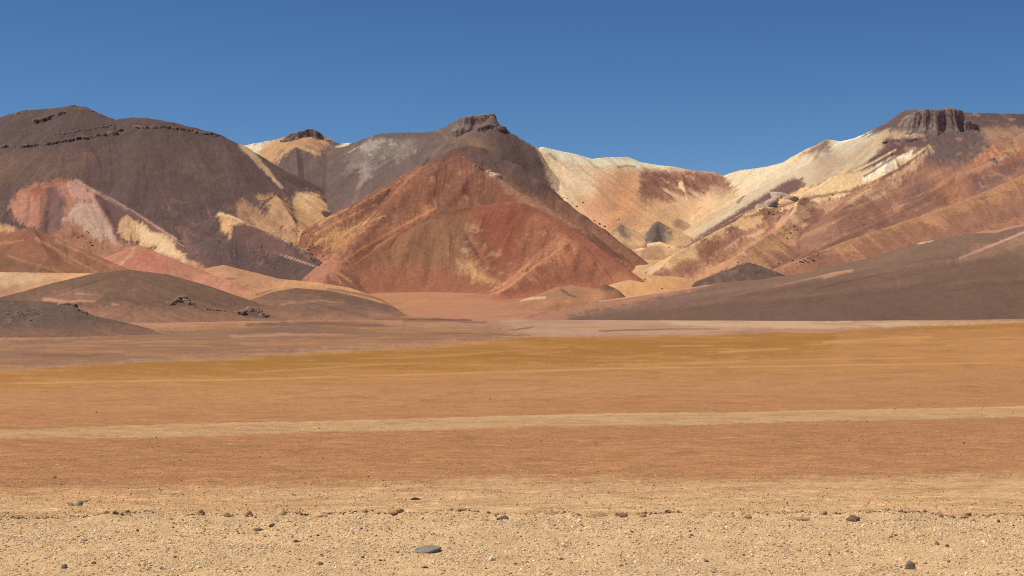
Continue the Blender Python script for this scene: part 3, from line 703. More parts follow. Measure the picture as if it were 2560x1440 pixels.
# --- right mountain
def paint_right(c):
    c.mottle(C(178, 128, 100), .05, .5, .6, 60, 34, 3, .3)
    c.mottle(C(136, 102, 90), .05, .5, .7, 70, 40, 4, .2)
    c.poly([(1560, 470), (1830, 490), (1900, 500), (1880, 520), (1740, 596), (1700, 640), (1640, 680), (1560, 680)], C(208, 174, 134), 1, 6, 4, streak=3)
    paint_flank(c)
    # top of the mountain
    c.poly([(2150, 330), (2250, 265), (2420, 262), (2900, 270), (2900, 340), (2560, 330), (2470, 330), (2480, 400), (2420, 420), (2360, 400), (2300, 380), (2215, 375), (2200, 350)], C(112, 92, 88), 1, 8, 6, streak=6)
    c.poly([(2210, 330), (2300, 320), (2310, 340), (2220, 350), (2180, 370), (2120, 400), (2150, 370)], C(206, 170, 134), .95, 5, 5, mott=.4)
    c.poly([(2440, 325), (2560, 315), (2700, 320), (2700, 350), (2560, 345), (2500, 350), (2540, 370), (2500, 372)], C(178, 140, 112), .9, 6, 6, mott=.5)
    c.poly([(2200, 375), (2215, 350), (2300, 345), (2320, 365), (2280, 380), (2180, 430), (2130, 440)], C(116, 86, 80), .95, 4, 4)
    c.poly([(2300, 380), (2420, 350), (2470, 390), (2440, 420), (2380, 440), (2300, 400)], C(116, 96, 90), .9, 10, 8, streak=6)
    # pale diagonal bands
    c.poly([(1660, 660), (1700, 625), (1800, 570), (1900, 520), (2000, 478), (2130, 420), (2120, 440), (2060, 480), (2000, 510), (1900, 550), (1780, 610), (1690, 655)], C(222, 178, 128), 1, 3, 4, streak=5)
    c.poly([(1990, 490), (2050, 455), (2130, 430), (2240, 400), (2290, 382), (2320, 365), (2290, 395), (2200, 445), (2120, 480), (2010, 510), (1930, 535)], C(238, 200, 150), 1, 3, 4, streak=5)
    c.poly([(2150, 440), (2215, 400), (2260, 385), (2282, 368), (2265, 395), (2220, 420), (2160, 455)], C(252, 236, 206), .95, 2, 3, streak=4)
    c.poly([(2120, 430), (2190, 395), (2280, 365), (2180, 410)], C(126, 92, 82), .8, 3, 3, streak=3)
    c.line([(2160, 440), (2230, 398), (2280, 370)], 3, 2, C(120, 90, 80), .8, 1.5)
    c.line([(2135, 428), (2190, 402), (2240, 374)], 3, 2, C(236, 206, 164), .9, 1.5)
    c.line([(2160, 470), (2240, 428), (2320, 372)], 5, 3, C(110, 82, 76), .9, 1.5)
    c.line([(1880, 540), (2000, 500), (2160, 470), (2220, 440)], 4, 3, C(160, 118, 92), .9, 3)
    c.poly([(1900, 560), (2000, 520), (2150, 480), (2260, 420), (2330, 368), (2300, 410), (2200, 475), (2100, 515), (1960, 560)], C(210, 164, 126), .9, 5, 5, mott=.2, streak=5)
    c.poly([(1680, 660), (1780, 605), (1900, 565), (1960, 560), (1850, 590), (1760, 630), (1700, 665)], C(212, 158, 110), .9, 5, 4, streak=5)
    c.poly([(1650, 690), (1700, 650), (1800, 610), (1900, 565), (1880, 590), (1760, 650), (1700, 690)], C(166, 118, 92), .9, 6, 5, streak=6)
    c.poly([(1770, 655), (1830, 610), (1905, 568), (1912, 572), (1850, 615), (1790, 650)], C(224, 180, 150), .9, 3, 3, streak=4)
    c.poly([(1660, 720), (1720, 690), (1800, 650), (1900, 590), (1990, 560), (1960, 620), (1920, 660), (1860, 660), (1760, 710)], C(204, 152, 110), .8, 14, 8, streak=10)
    # the front slope
    c.poly([(1990, 640), (2000, 580), (2100, 530), (2250, 480), (2350, 500), (2300, 540), (2150, 590), (2040, 640)], C(156, 112, 92), .9, 18, 12, streak=12, mott=.15)
    c.poly([(2280, 460), (2310, 448), (2350, 500), (2260, 520)], C(128, 98, 88), .7, 12, 6)
    c.poly([(2330, 430), (2440, 400), (2480, 430), (2400, 500), (2340, 500)], C(184, 128, 96), .75, 16, 10, streak=8, mott=.2)
    c.poly([(2420, 420), (2450, 380), (2480, 362), (2500, 375), (2480, 410)], C(178, 116, 86), .9, 6, 5, streak=4)
    c.mottle(C(208, 160, 112), .1, .35, .7, 10, 8, 7, 0, [(2440, 370), (2540, 350), (2560, 380), (2490, 420), (2430, 430)])
    c.poly([(2420, 440), (2480, 420), (2560, 380), (2700, 340), (2700, 380), (2560, 420), (2500, 460), (2430, 475)], C(120, 90, 84), .8, 12, 8, streak=6)
    c.poly([(2500, 410), (2560, 370), (2700, 330), (2700, 370), (2560, 400)], C(158, 104, 82), .8, 8, 6)
    c.line([(2448, 455), (2456, 468), (2470, 462)], 2, 1.2, C(186, 160, 132), .5, 2)
    c.mottle(C(206, 156, 118), .2, .5, .35, 22, 12, 29, .2)
    rnd = random.Random(88)
    for q in range(34):
        x = rnd.uniform(2020, 2520); y = 700 - (x - 1700) * .36 + rnd.uniform(-70, 60); l = rnd.uniform(70, 210)
        sl2 = rnd.uniform(.42, .56)
        c.line([(x, y), (x - l * .5, y + l * .5 * sl2), (x - l, y + l * sl2 * .92)], rnd.uniform(1, 2.5), rnd.uniform(3, 8), rnd.choice((C(204, 154, 116), C(190, 138, 104), C(126, 94, 82), C(118, 90, 80), C(216, 176, 140))), rnd.uniform(.25, .55), 3, soft=.9, streak=2, fade=.6)
L_right = layer('mountain_right', 'brown and orange mountain with a flat-topped summit on the right', [
    [(2180, 345, 4650), (2222, 316, 4600), (2240, 294, 4540), (2252, 281, 4510), (2264, 275, 4490), (2290, 273, 4460), (2330, 275, 4440), (2420, 281, 4420), (2560, 284, 4500), (2900, 296, 4600)],
    [(2330, 281, 4440), (2330, 320, 4330), (2230, 366, 4210), (2120, 425, 4080), (2010, 482, 3960), (1900, 522, 3840), (1800, 572, 3690), (1690, 632, 3480), (1668, 652, 3420)],
    [(2420, 281, 4420), (2450, 340, 4260), (2400, 430, 4020), (2300, 500, 3760), (2180, 560, 3520), (2000, 640, 3180)],
    [(2560, 330, 4250), (2600, 400, 4000), (2560, 420, 3900)],
    [(2230, 366, 4210), (2200, 450, 3980), (2080, 540, 3680)],
    [(2010, 482, 3960), (1960, 560, 3700), (1840, 640, 3360)],
], .60, (1540, 2960), (3000, 4720), 2.7, 7.0, C(158, 113, 92), paint_right, gully=6, gw=30, rough=2.4, seed=800, conc=.12)

# --- sand floor of the valley that leads up to the white bowl
def valley(px, D, X):
    zz = np.interp(D, [2850, 3000, 3120, 3260, 3640, 4400, 4900], [-14, 1, 22, 54, 104, 160, 190])
    xc = np.interp(D, [2900, 3100, 3300, 3640, 4400, 4800], [1420, 1560, 1640, 1650, 1650, 1650])
    hw = np.interp(D, [2900, 3100, 3300, 3640, 4400, 4800], [150, 110, 60, 50, 90, 120])
    off = np.clip(np.abs(px - xc) - hw, 0, None) / F * D
    return zz - .33 * off
def paint_valley(c):
    c.mottle(C(206, 156, 110), 0, .5, .7, 60, 20, 3)
    c.poly([(1560, 600), (1760, 600), (1740, 660), (1640, 690), (1560, 660)], C(206, 166, 122), .8, 14, 8)
    c.poly([(1480, 735), (1600, 705), (1720, 690), (1720, 720), (1560, 750), (1400, 760)], C(222, 162, 108), .8, 8, 6)
layer('valley_sand', 'pale sand floor of the valley leading up to the white bowl', [], .3, (1300, 1900), (2860, 4860), 3.0, 8.0, C(214, 172, 126), paint_valley, gully=.8, rough=.8, k=3, mat=M_hill, seed=850, zfun=valley)

# --- right front ridge
def paint_ridge(c):
    c.mottle(C(186, 134, 102), .05, .5, .5, 80, 20, 3, .3)
    c.poly([(2560, 430), (2440, 482), (2300, 535), (2120, 598), (1950, 660), (2100, 625), (2300, 560), (2440, 510), (2700, 420)], C(190, 138, 100), .9, 6, 5, streak=6)
    c.mottle(C(120, 88, 76), .15, .4, .7, 30, 5, 8, 0, [(2390, 500), (2520, 470), (2540, 490), (2420, 515)])
    c.poly([(2440, 560), (2560, 500), (2800, 420), (2800, 520), (2560, 545), (2400, 590)], C(150, 108, 90), .85, 8, 6, streak=6)
    c.poly([(2400, 590), (2480, 572), (2560, 540), (2800, 480), (2800, 520), (2560, 566), (2470, 582)], C(182, 130, 102), .9, 5, 4, streak=4)
    c.mottle(C(204, 160, 112), .1, .4, .5, 30, 12, 21, .2, [(1960, 660), (2050, 625), (2150, 610), (2100, 640)])
L_ridge = layer('ridge_right', 'long orange-brown ridge sloping down in front of the right-hand mountain', [
    [(2960, 330, 4000), (2700, 388, 3760), (2560, 436, 3620), (2440, 488, 3500), (2300, 540, 3350), (2120, 600, 3150), (1960, 664, 2950), (1850, 700, 2850)],
], .50, (1740, 2960), (2700, 4100), 3.2, 7.0, C(166, 117, 92), paint_ridge, gully=4, gw=34, rough=2.0, seed=900, conc=.06)

# --- right brown fan
def paint_fan(c):
    c.poly([(1400, 790), (1800, 735), (2100, 690), (2960, 600), (2960, 830), (1400, 830)], C(126, 97, 80), .9, 25, 12)
    c.poly([(1500, 800), (1900, 740), (2300, 700), (2960, 680), (2960, 830), (1400, 830)], C(123, 94, 78), .8, 25, 12)
    c.line([(1930, 717), (2030, 696), (2085, 684), (2130, 676)], 1.2, 3.2, C(216, 164, 122), .9, 2.5, soft=.9)
    c.line([(2060, 694), (2110, 682)], 3, 2, C(206, 148, 108), .8, 1.5)
    c.poly([(2365, 656), (2440, 628), (2500, 600), (2560, 578), (2760, 540), (2760, 585), (2560, 612), (2470, 635)], C(176, 132, 106), .8, 8, 4, streak=8)
    c.line([(2400, 645), (2470, 618), (2560, 580)], 3, 3, C(214, 168, 140), .8, 2)
    c.poly([(2288, 610), (2300, 603), (2332, 601), (2310, 608)], C(236, 192, 148), 1, 1.5, 1)
    c.line([(2430, 580), (2490, 578), (2560, 560), (2760, 500)], 3, 5, C(206, 154, 122), .8, 2)
    c.line([(1560, 755), (1640, 738), (1750, 712)], 4, 3, C(214, 152, 116), .9, 1.5)
    c.poly([(1560, 752), (1700, 722), (1950, 690), (2000, 700), (1850, 735), (1650, 770), (1480, 790)], C(138, 106, 90), .8, 8, 5, streak=4)
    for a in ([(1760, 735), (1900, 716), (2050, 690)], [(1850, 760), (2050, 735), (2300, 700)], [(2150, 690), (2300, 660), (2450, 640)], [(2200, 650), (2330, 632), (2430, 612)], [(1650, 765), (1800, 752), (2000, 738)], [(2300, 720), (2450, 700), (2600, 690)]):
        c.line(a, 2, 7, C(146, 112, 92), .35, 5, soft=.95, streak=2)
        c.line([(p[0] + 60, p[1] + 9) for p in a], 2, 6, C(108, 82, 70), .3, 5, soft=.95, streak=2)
    c.poly([(1950, 672), (2060, 650), (2140, 645), (2080, 658), (1980, 682)], C(118, 96, 84), .9, 4, 4)
    c.line([(1940, 690), (2000, 676), (2100, 655), (2160, 645)], 2, 2, C(190, 150, 118), .6, 2)
    c.line([(2040, 722), (2100, 708), (2220, 682)], 1.8, 1.2, C(106, 80, 70), .7, 1.5)
    c.line([(1700, 742), (1850, 722), (2000, 702), (2200, 664)], 3, 2, C(150, 116, 98), .6, 3)
    c.poly([(1220, 815), (1300, 780), (1400, 765), (1500, 746), (1600, 730), (1720, 708), (1790, 702), (1740, 722), (1620, 748), (1500, 772), (1420, 790), (1400, 815)], C(184, 130, 102), .9, 7, 5, streak=5)
    c.line([(1500, 752), (1600, 737), (1700, 722), (1770, 710)], 2.5, 2.5, C(222, 166, 128), .9, 1.5)
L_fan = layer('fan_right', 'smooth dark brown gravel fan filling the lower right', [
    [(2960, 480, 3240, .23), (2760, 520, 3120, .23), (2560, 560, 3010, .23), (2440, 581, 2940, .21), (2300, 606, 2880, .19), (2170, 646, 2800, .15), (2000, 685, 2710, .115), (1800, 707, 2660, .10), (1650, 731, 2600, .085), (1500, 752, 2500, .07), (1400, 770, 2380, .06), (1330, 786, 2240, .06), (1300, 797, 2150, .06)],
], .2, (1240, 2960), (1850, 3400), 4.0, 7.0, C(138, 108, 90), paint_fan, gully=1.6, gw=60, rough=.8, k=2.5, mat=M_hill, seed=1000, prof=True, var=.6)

def paint_cone(c):
    c.mottle(C(92, 74, 70), .1, .4, .6, 14, 9, 3)
    c.mottle(C(136, 108, 92), .1, .4, .6, 16, 10, 4)
L_cone = layer('hill_cone', 'small dark cone hill standing on the right-hand fan', [
    [(1770, 708, 2730), (1830, 676, 2750), (1855, 660, 2760), (1870, 656, 2760), (1885, 660, 2760), (1940, 684, 2745)], [(1870, 656, 2760), (1885, 690, 2700)],
], .42, (1680, 2040), (2450, 2860), 2.6, 5.0, C(112, 88, 78), paint_cone, gully=2.5, gw=12, rough=1.8, k=8, mat=M_hill, seed=1100, r=3, blur=7)

# --- small cones in the white bowl
def smallcone(name, label, pts, s, colr, seed, top=None):
    # stand it on the slope that is already there
    bpy.context.view_layer.update(); dg = bpy.context.evaluated_depsgraph_get()
    xq = sum(p[0] for p in pts) / len(pts); yq = max(p[1] for p in pts) + 4
    hit, loc, *_ = scn.ray_cast(dg, Vector((0, 0, 0)), Vector(((xq - HX) / F, 1.0, (HY - yq) / F)).normalized(), distance=9000.0)
    sh = loc.y - max(p[2] for p in pts) + 12
    pts = [(p[0], p[1], p[2] + sh) for p in pts]
    xs = [p[0] for p in pts]; Ds = [p[2] for p in pts]; ya = min(p[1] for p in pts); yb = max(p[1] for p in pts); xm = pts[len(pts) // 2][0]
    def pt(c):
        if top: top(c)
        else:
            c.poly([(xs[0] + 4, yb), (xm - 6, ya - 8), (xm + 6, ya - 8), (xs[-1] - 4, yb), (xm + 10, yb + 8), (xm - 14, yb + 8)], colr, 1, 8, 4, streak=4)
            c.poly([(xm - 22, ya + 26), (xm, ya - 4), (xm + 24, ya + 26)], colr * .85, .9, 6, 3)
            c.poly([(xs[0] - 10, yb + 4), (xm, ya + 10), (xs[-1] + 10, yb + 4), (xm, yb + 24)], colr, .45, 16, 6, streak=8)
    return layer(name, label, [pts], s, (min(xs) - 75, max(xs) + 75), (min(Ds) - 170, max(Ds) + 120), 2.4, 4.5, C(212, 168, 126), pt, gully=2, gw=14, rough=1.0, k=5, seed=seed, r=3, blur=5, fw=30, conc=.5)

# --- left foreground hills
def paint_h1(c):
    c.mottle(C(176, 122, 92), 0, .5, .6, 60, 30, 3, .3)
    c.poly([(40, 590), (85, 570), (130, 590), (110, 620), (40, 610)], C(140, 90, 74), .7, 10, 8)
    for a in ([(20, 640), (100, 665), (160, 685)], [(90, 595), (170, 640), (240, 680)], [(140, 600), (200, 630), (280, 668)], [(0, 610), (60, 600)]):
        c.line(a, 4, 2, C(186, 134, 102), .7, 4)
    c.poly([(-300, 640), (0, 640), (80, 660), (140, 685), (-300, 690)], C(122, 92, 72), .6, 10, 8)
layer('hill_rust', 'rust-brown hill at the left edge below the pink cliff', [
    [(-380, 640, 3000), (-100, 605, 3000), (0, 587, 3000), (50, 577, 3000), (80, 570, 3000), (130, 589, 2970), (200, 621, 2930), (260, 646, 2900), (320, 672, 2860)], [(80, 570, 3000), (120, 640, 2820)]],
    .5, (-380, 420), (2550, 3250), 3.0, 5.5, C(152, 104, 80), paint_h1, gully=3, gw=22, rough=1.4, seed=1200)
def paint_h1b(c):
    c.mottle(C(200, 146, 112), 0, .5, .6, 40, 24, 3, .3)
    c.poly([(310, 650), (330, 620), (355, 612), (400, 640), (460, 670), (420, 690), (340, 670)], C(186, 118, 96), .8, 12, 8, streak=6)
    c.line([(300, 660), (325, 640), (335, 620)], 5, 3, C(206, 158, 130), .7, 4)
layer('hill_pink', 'low pinkish cone of sand beside the rust-brown hill', [
    [(260, 650, 3120), (300, 632, 3150), (345, 611, 3180), (420, 643, 3120), (500, 682, 3060), (580, 702, 3010)]],
    .42, (180, 700), (2750, 3400), 3.0, 5.5, C(192, 132, 104), paint_h1b, gully=2.5, gw=18, rough=1.4, seed=1300)
def paint_a1(c):
    c.mottle(C(186, 134, 100), 0, .5, .6, 60, 14, 3)
    c.poly([(500, 672), (540, 660), (600, 676), (700, 700), (640, 710), (540, 700)], C(202, 150, 112), .8, 8, 6)
    c.poly([(620, 735), (700, 705), (800, 706), (900, 722), (960, 745), (880, 725), (760, 712)], C(216, 160, 112), .85, 6, 5)
    for a in ([(530, 705), (590, 695)], [(560, 722), (620, 715)], [(640, 735), (680, 725)]):
        c.line(a, 3, 2, C(140, 100, 78), .6, 3)
    c.line([(820, 722), (900, 735), (965, 752)], 3, 3, C(140, 104, 82), .7, 2)
layer('sand_apron', 'smooth orange sand apron at the foot of the left mountain', [
    [(400, 760, 2900), (470, 715, 3100), (515, 670, 3250), (560, 662, 3260), (620, 677, 3230), (700, 697, 3180), (800, 706, 3120), (880, 720, 3060), (955, 748, 2960), (980, 762, 2950)]],
    .2, (360, 1040), (2450, 3450), 3.6, 6.0, C(198, 144, 106), paint_a1, gully=1.5, gw=40, rough=1.2, k=4, mat=M_hill, seed=1400, prof=True)
def paint_a0(c):
    c.poly([(-300, 676), (60, 678), (150, 690), (100, 712), (-300, 740)], C(218, 180, 136), .9, 8, 8, mott=.3)
    c.poly([(-300, 720), (60, 712), (30, 740), (-300, 745)], C(176, 132, 104), .7, 8, 8)
    c.poly([(100, 684), (230, 682), (240, 690), (160, 700)], C(226, 170, 118), .8, 4, 3)
layer('sand_bench', 'pale sand bench between the rust hill and the dark mound', [
    [(-380, 678, 2760), (0, 680, 2760), (140, 682, 2740), (235, 683, 2720), (330, 720, 2700), (380, 780, 2700)]],
    .14, (-380, 400), (2250, 2950), 4.0, 6.0, C(206, 152, 112), paint_a0, gully=1.5, gw=30, rough=1.0, k=4, mat=M_hill, seed=1500, prof=True)
def paint_h2(c):
    c.mottle(C(136, 104, 84), 0, .5, .5, 120, 26, 3)
    c.poly([(90, 750), (160, 725), (250, 735), (245, 752), (180, 755)], C(156, 114, 92), .8, 10, 8)
    c.line([(110, 748), (170, 754), (235, 752)], 4, 2, C(206, 150, 114), .7, 3)
    c.line([(190, 733), (230, 736)], 2.5, 1.5, C(190, 144, 112), .7, 2)
    c.line([(270, 750), (310, 746), (350, 760)], 7, 4, C(112, 88, 74), .6, 3)
    c.line([(280, 760), (295, 762)], 3, 2, C(196, 146, 112), .8, 1)
    c.poly([(150, 770), (500, 780), (740, 790), (740, 830), (100, 830)], C(162, 116, 94), .8, 14, 8, streak=6)
layer('hill_mound', 'smooth dark brown rounded mound at lower left', [
    [(-380, 790, 2150), (-100, 768, 2190), (0, 743, 2200), (60, 728, 2210), (130, 708, 2230), (230, 685, 2250), (320, 674, 2260), (420, 686, 2250), (520, 714, 2230), (600, 742, 2200), (680, 770, 2160), (750, 790, 2100), (790, 804, 2060)]],
    .17, (-380, 860), (1500, 2600), 4.0, 7.0, C(128, 97, 78), paint_h2, gully=.8, gw=60, rough=.6, k=3, mat=M_hill, seed=1600, r=40, prof=True, foot=(C(160, 118, 94), 26), var=1.4)
def paint_h3(c):
    c.mottle(C(160, 118, 92), .05, .5, .6, 60, 8, 3)
    c.poly([(660, 735), (740, 718), (830, 724), (985, 765), (900, 760), (760, 740)], C(124, 94, 78), .8, 6, 4, streak=4)
    c.line([(700, 760), (800, 752), (860, 758)], 3, 2, C(178, 134, 106), .6, 4)
layer('hill_low', 'low brown mound just right of the dark rounded mound', [
    [(590, 785, 2430), (620, 752, 2460), (680, 730, 2520), (740, 720, 2530), (820, 726, 2510), (900, 743, 2460), (985, 767, 2400), (1010, 784, 2390)]],
    .10, (520, 1080), (2000, 2800), 4.0, 6.5, C(138, 104, 84), paint_h3, gully=.8, gw=50, rough=.7, k=2, mat=M_hill, seed=1700, r=20, prof=True, foot=(C(172, 126, 100), 14), var=1.4)
def paint_h6(c):
    c.poly([(1290, 750), (1340, 735), (1420, 722), (1460, 735), (1400, 745)], C(160, 124, 96), .8, 5, 5, mott=.3)
    c.line([(1300, 750), (1330, 746), (1362, 744)], 4, 3, C(222, 180, 140), .9, 1.5)
    c.line([(1405, 726), (1425, 738), (1440, 742)], 4, 2, C(122, 94, 78), .8, 1.5)
    c.poly([(1480, 718), (1510, 708), (1545, 722), (1510, 728)], C(130, 92, 76), .9, 3, 2)
layer('hill_sand', 'small tan sand hummock at the foot of the red dome', [
    [(1230, 775, 2800), (1270, 762, 2850), (1340, 738, 2900), (1390, 718, 2920), (1430, 713, 2930), (1480, 720, 2920), (1512, 709, 2930), (1545, 724, 2930), (1600, 775, 2930)]],
    .2, (1200, 1640), (2700, 3050), 3.0, 4.5, C(180, 128, 96), paint_h6, gully=2, gw=16, rough=1, k=4, mat=M_hill, seed=1800, r=8, prof=True, blur=6)
def paint_h4(c):
    c.mottle(C(100, 84, 74), .05, .4, .7, 10, 7, 3, 0, [(-300, 750), (80, 750), (100, 790), (60, 830), (-300, 830)])
    c.mottle(C(140, 118, 100), .2, .4, .6, 8, 6, 4, 0, [(-300, 750), (80, 750), (100, 790), (60, 830), (-300, 830)])
    c.poly([(-300, 825), (0, 830), (360, 812), (380, 822), (0, 852), (-300, 870)], C(122, 92, 76), .8, 8, 6)
layer('hill_dark', 'dark stony rise in front at the left edge', [
    [(-380, 742, 1130), (-100, 747, 1110), (0, 750, 1100), (100, 753, 1100), (165, 759, 1100), (185, 762, 1098), (200, 774, 1092), (240, 790, 1080), (300, 803, 1065), (380, 822, 1040), (410, 838, 1020)]],
    .125, (-380, 460), (780, 1300), 3.6, 4.0, C(116, 94, 80), paint_h4, gully=.5, gw=20, rough=.5, k=1.2, mat=M_hill, seed=1900, prof=True, foot=(C(146, 108, 86), 9), var=1.5)
def paint_h5(c):
    c.mottle(C(96, 78, 70), .1, .4, .6, 14, 8, 3)
    c.poly([(380, 772), (520, 772), (700, 792), (560, 792)], C(104, 86, 76), .7, 6, 4)
layer('hill_outcrop', 'low dark rise with jagged outcrops left of centre', [
    [(368, 804, 2050), (390, 772, 2050), (420, 758, 2055), (452, 746, 2055), (475, 757, 2050), (520, 770, 2040), (600, 777, 2030), (630, 773, 2030), (660, 782, 2025), (700, 794, 2010), (730, 806, 2000)]],
    .3, (340, 760), (1850, 2180), 2.6, 4.0, C(118, 94, 82), paint_h5, gully=.6, gw=9, rough=.9, k=1.5, mat=M_hill, seed=2000, prof=True, foot=(C(164, 120, 98), 9), var=1.5)
GREY = C(118, 102, 92)
smallcone('hill_grey', 'small dark grey cone in the middle of the white bowl', [(1608, 596, 4330), (1628, 570, 4345), (1645, 553, 4350), (1664, 570, 4345), (1684, 594, 4330)], .62, GREY, 2100)
smallcone('hill_grey_west', 'small grey hummock left of the grey cone', [(1532, 578, 4370), (1552, 561, 4380), (1568, 566, 4380)], .55, C(140, 116, 100), 2200)
smallcone('hill_grey_east', 'faint tan hummock above right of the grey cone', [(1682, 550, 4470), (1695, 546, 4480), (1712, 560, 4470)], .55, C(168, 136, 108), 2300)
def wtop(c):
    c.poly([(1595, 622), (1630, 612), (1660, 622), (1660, 640), (1610, 638)], C(150, 118, 92), .7, 6, 4)
    c.line([(1596, 622), (1616, 609), (1650, 605), (1684, 618)], 6, 6, C(236, 200, 152), .9, 2)
smallcone('hill_white', 'pale domed sand mound below the grey cone', [(1590, 628, 4000), (1612, 610, 4010), (1648, 604, 4010), (1680, 615, 4005), (1694, 632, 4000)], .42, C(226, 186, 136), 2400, wtop)


# ------------------------------------------------------------------ gravel bank the camera stands on
def bank_edge(x):
    return 11.33 + .24 * fbm(x / 1.1, x * 0 + 3.3, 4, 901, .6) + .05 * fbm(x / .25, x * 0 + 1.3, 3, 905)
def bank_z(x, D):
    e = bank_edge(x)
    zz = -1.70 + .030 * fbm(x / .9, D / .9, 4, 911) + .016 * fbm(x / .16, D / .16, 3, 915, .6)
    zz = zz + .035 * np.exp(-((D - e + .10) / .10) ** 2) * np.clip(.35 + 1.3 * fbm(x / .35, D * 0, 3, 921, .6), 0, 1.3)
    return zz - .75 * ss(e, e + .55, D) - .02 * ss(e - .04, e + .02, D)
bp = np.r_[np.linspace(-1800, -220, 60), np.arange(-200, 2770, 5.0), np.linspace(2790, 4400, 60)]
by = np.r_[np.linspace(3400, 1560, 60), np.arange(1550, 1330, -1.7), np.arange(1330, 1288, -1.0)]
bD = np.r_[1.70 * F / (by - HY), np.arange(11.33, 12.6, .035)]
PXg, Dg = np.meshgrid(bp, bD)
px = PXg.ravel(); D = Dg.ravel(); X = (px - HX) / F * D
z = bank_z(X, D)
c1 = fbm(X / .8, D / .8, 4, 931); c2 = fbm(X / .12, D / .12, 3, 935)
col = np.tile(C(227, 187, 136), (px.size, 1)) * (1 + .10 * c1 + .12 * c2)[:, None]
e = bank_edge(X)
dk = (ss(e - .16, e - .02, D) * np.clip(.25 + 1.2 * fbm(X / .3, D / .1, 3, 941), 0, 1) * .6)[:, None]
col = col * (1 - dk) + C(140, 108, 76) * dk
o = mesh_obj('gravel_bank', np.c_[X, D, z], grid_faces(len(bD), len(bp)), M_bank, col)
tag(o, 'tan gravel bank in the foreground ending in a low crumbling edge', kind='structure')

# ------------------------------------------------------------------ rocks
bpy.context.view_layer.update()
DG = bpy.context.evaluated_depsgraph_get()
def depth_at(x, y):
    """distance of the slope that stands at this place of the drawing"""
    hit, loc, *_ = scn.ray_cast(DG, Vector((0, 0, 0)), Vector(((x - HX) / F, 1.0, (HY - y) / F)).normalized(), distance=9000.0)
    return loc.y if hit else 4000.0
def ico_rock(seed, flat=1.0, sub=2, jag=.28, angular=True):
    import bmesh
    rnd = np.random.RandomState(seed)
    bm = bmesh.new(); bmesh.ops.create_icosphere(bm, subdivisions=sub, radius=1.0)
    v = np.array([q.co[:] for q in bm.verts])
    f = np.array([[q.index for q in p.verts] for p in bm.faces]); bm.free()
    if angular:                       # cut facets off with random planes
        for _ in range(9):
            nrm = rnd.normal(size=3); nrm /= np.linalg.norm(nrm); h = rnd.uniform(.55, .9)
            d = v @ nrm - h
            v = v - np.clip(d, 0, None)[:, None] * nrm
    ph = rnd.uniform(0, 99, 3)
    nse = fbm(v[:, 0] * 1.6 + ph[0] + v[:, 2], v[:, 1] * 1.6 + ph[1] + v[:, 2] * .7, 3, seed)
    v = v * (1 + jag * nse)[:, None]
    v[:, 2] *= flat
    return v, f

def rock_mesh(name, seed, mat, flat=1.0, sub=2, jag=.28, angular=True, smooth=False):
    v, f = ico_rock(seed, flat, sub, jag, angular)
    o = mesh_obj(name, v, f, mat, None, smooth)
    me = o.data; bpy.data.objects.remove(o)
    return me

M_cliff = plain('cliff_rock', C(152, 130, 118), .45, .10, .5)
M_cliffd = plain('cliff_rock_dark', C(124, 104, 96), .45, .10, .5)
M_cliffp = plain('cliff_rock_pale', C(206, 176, 152), .25, .10, .4)
M_crag = plain('crag_rock', C(150, 122, 104), .4, .3, .2)

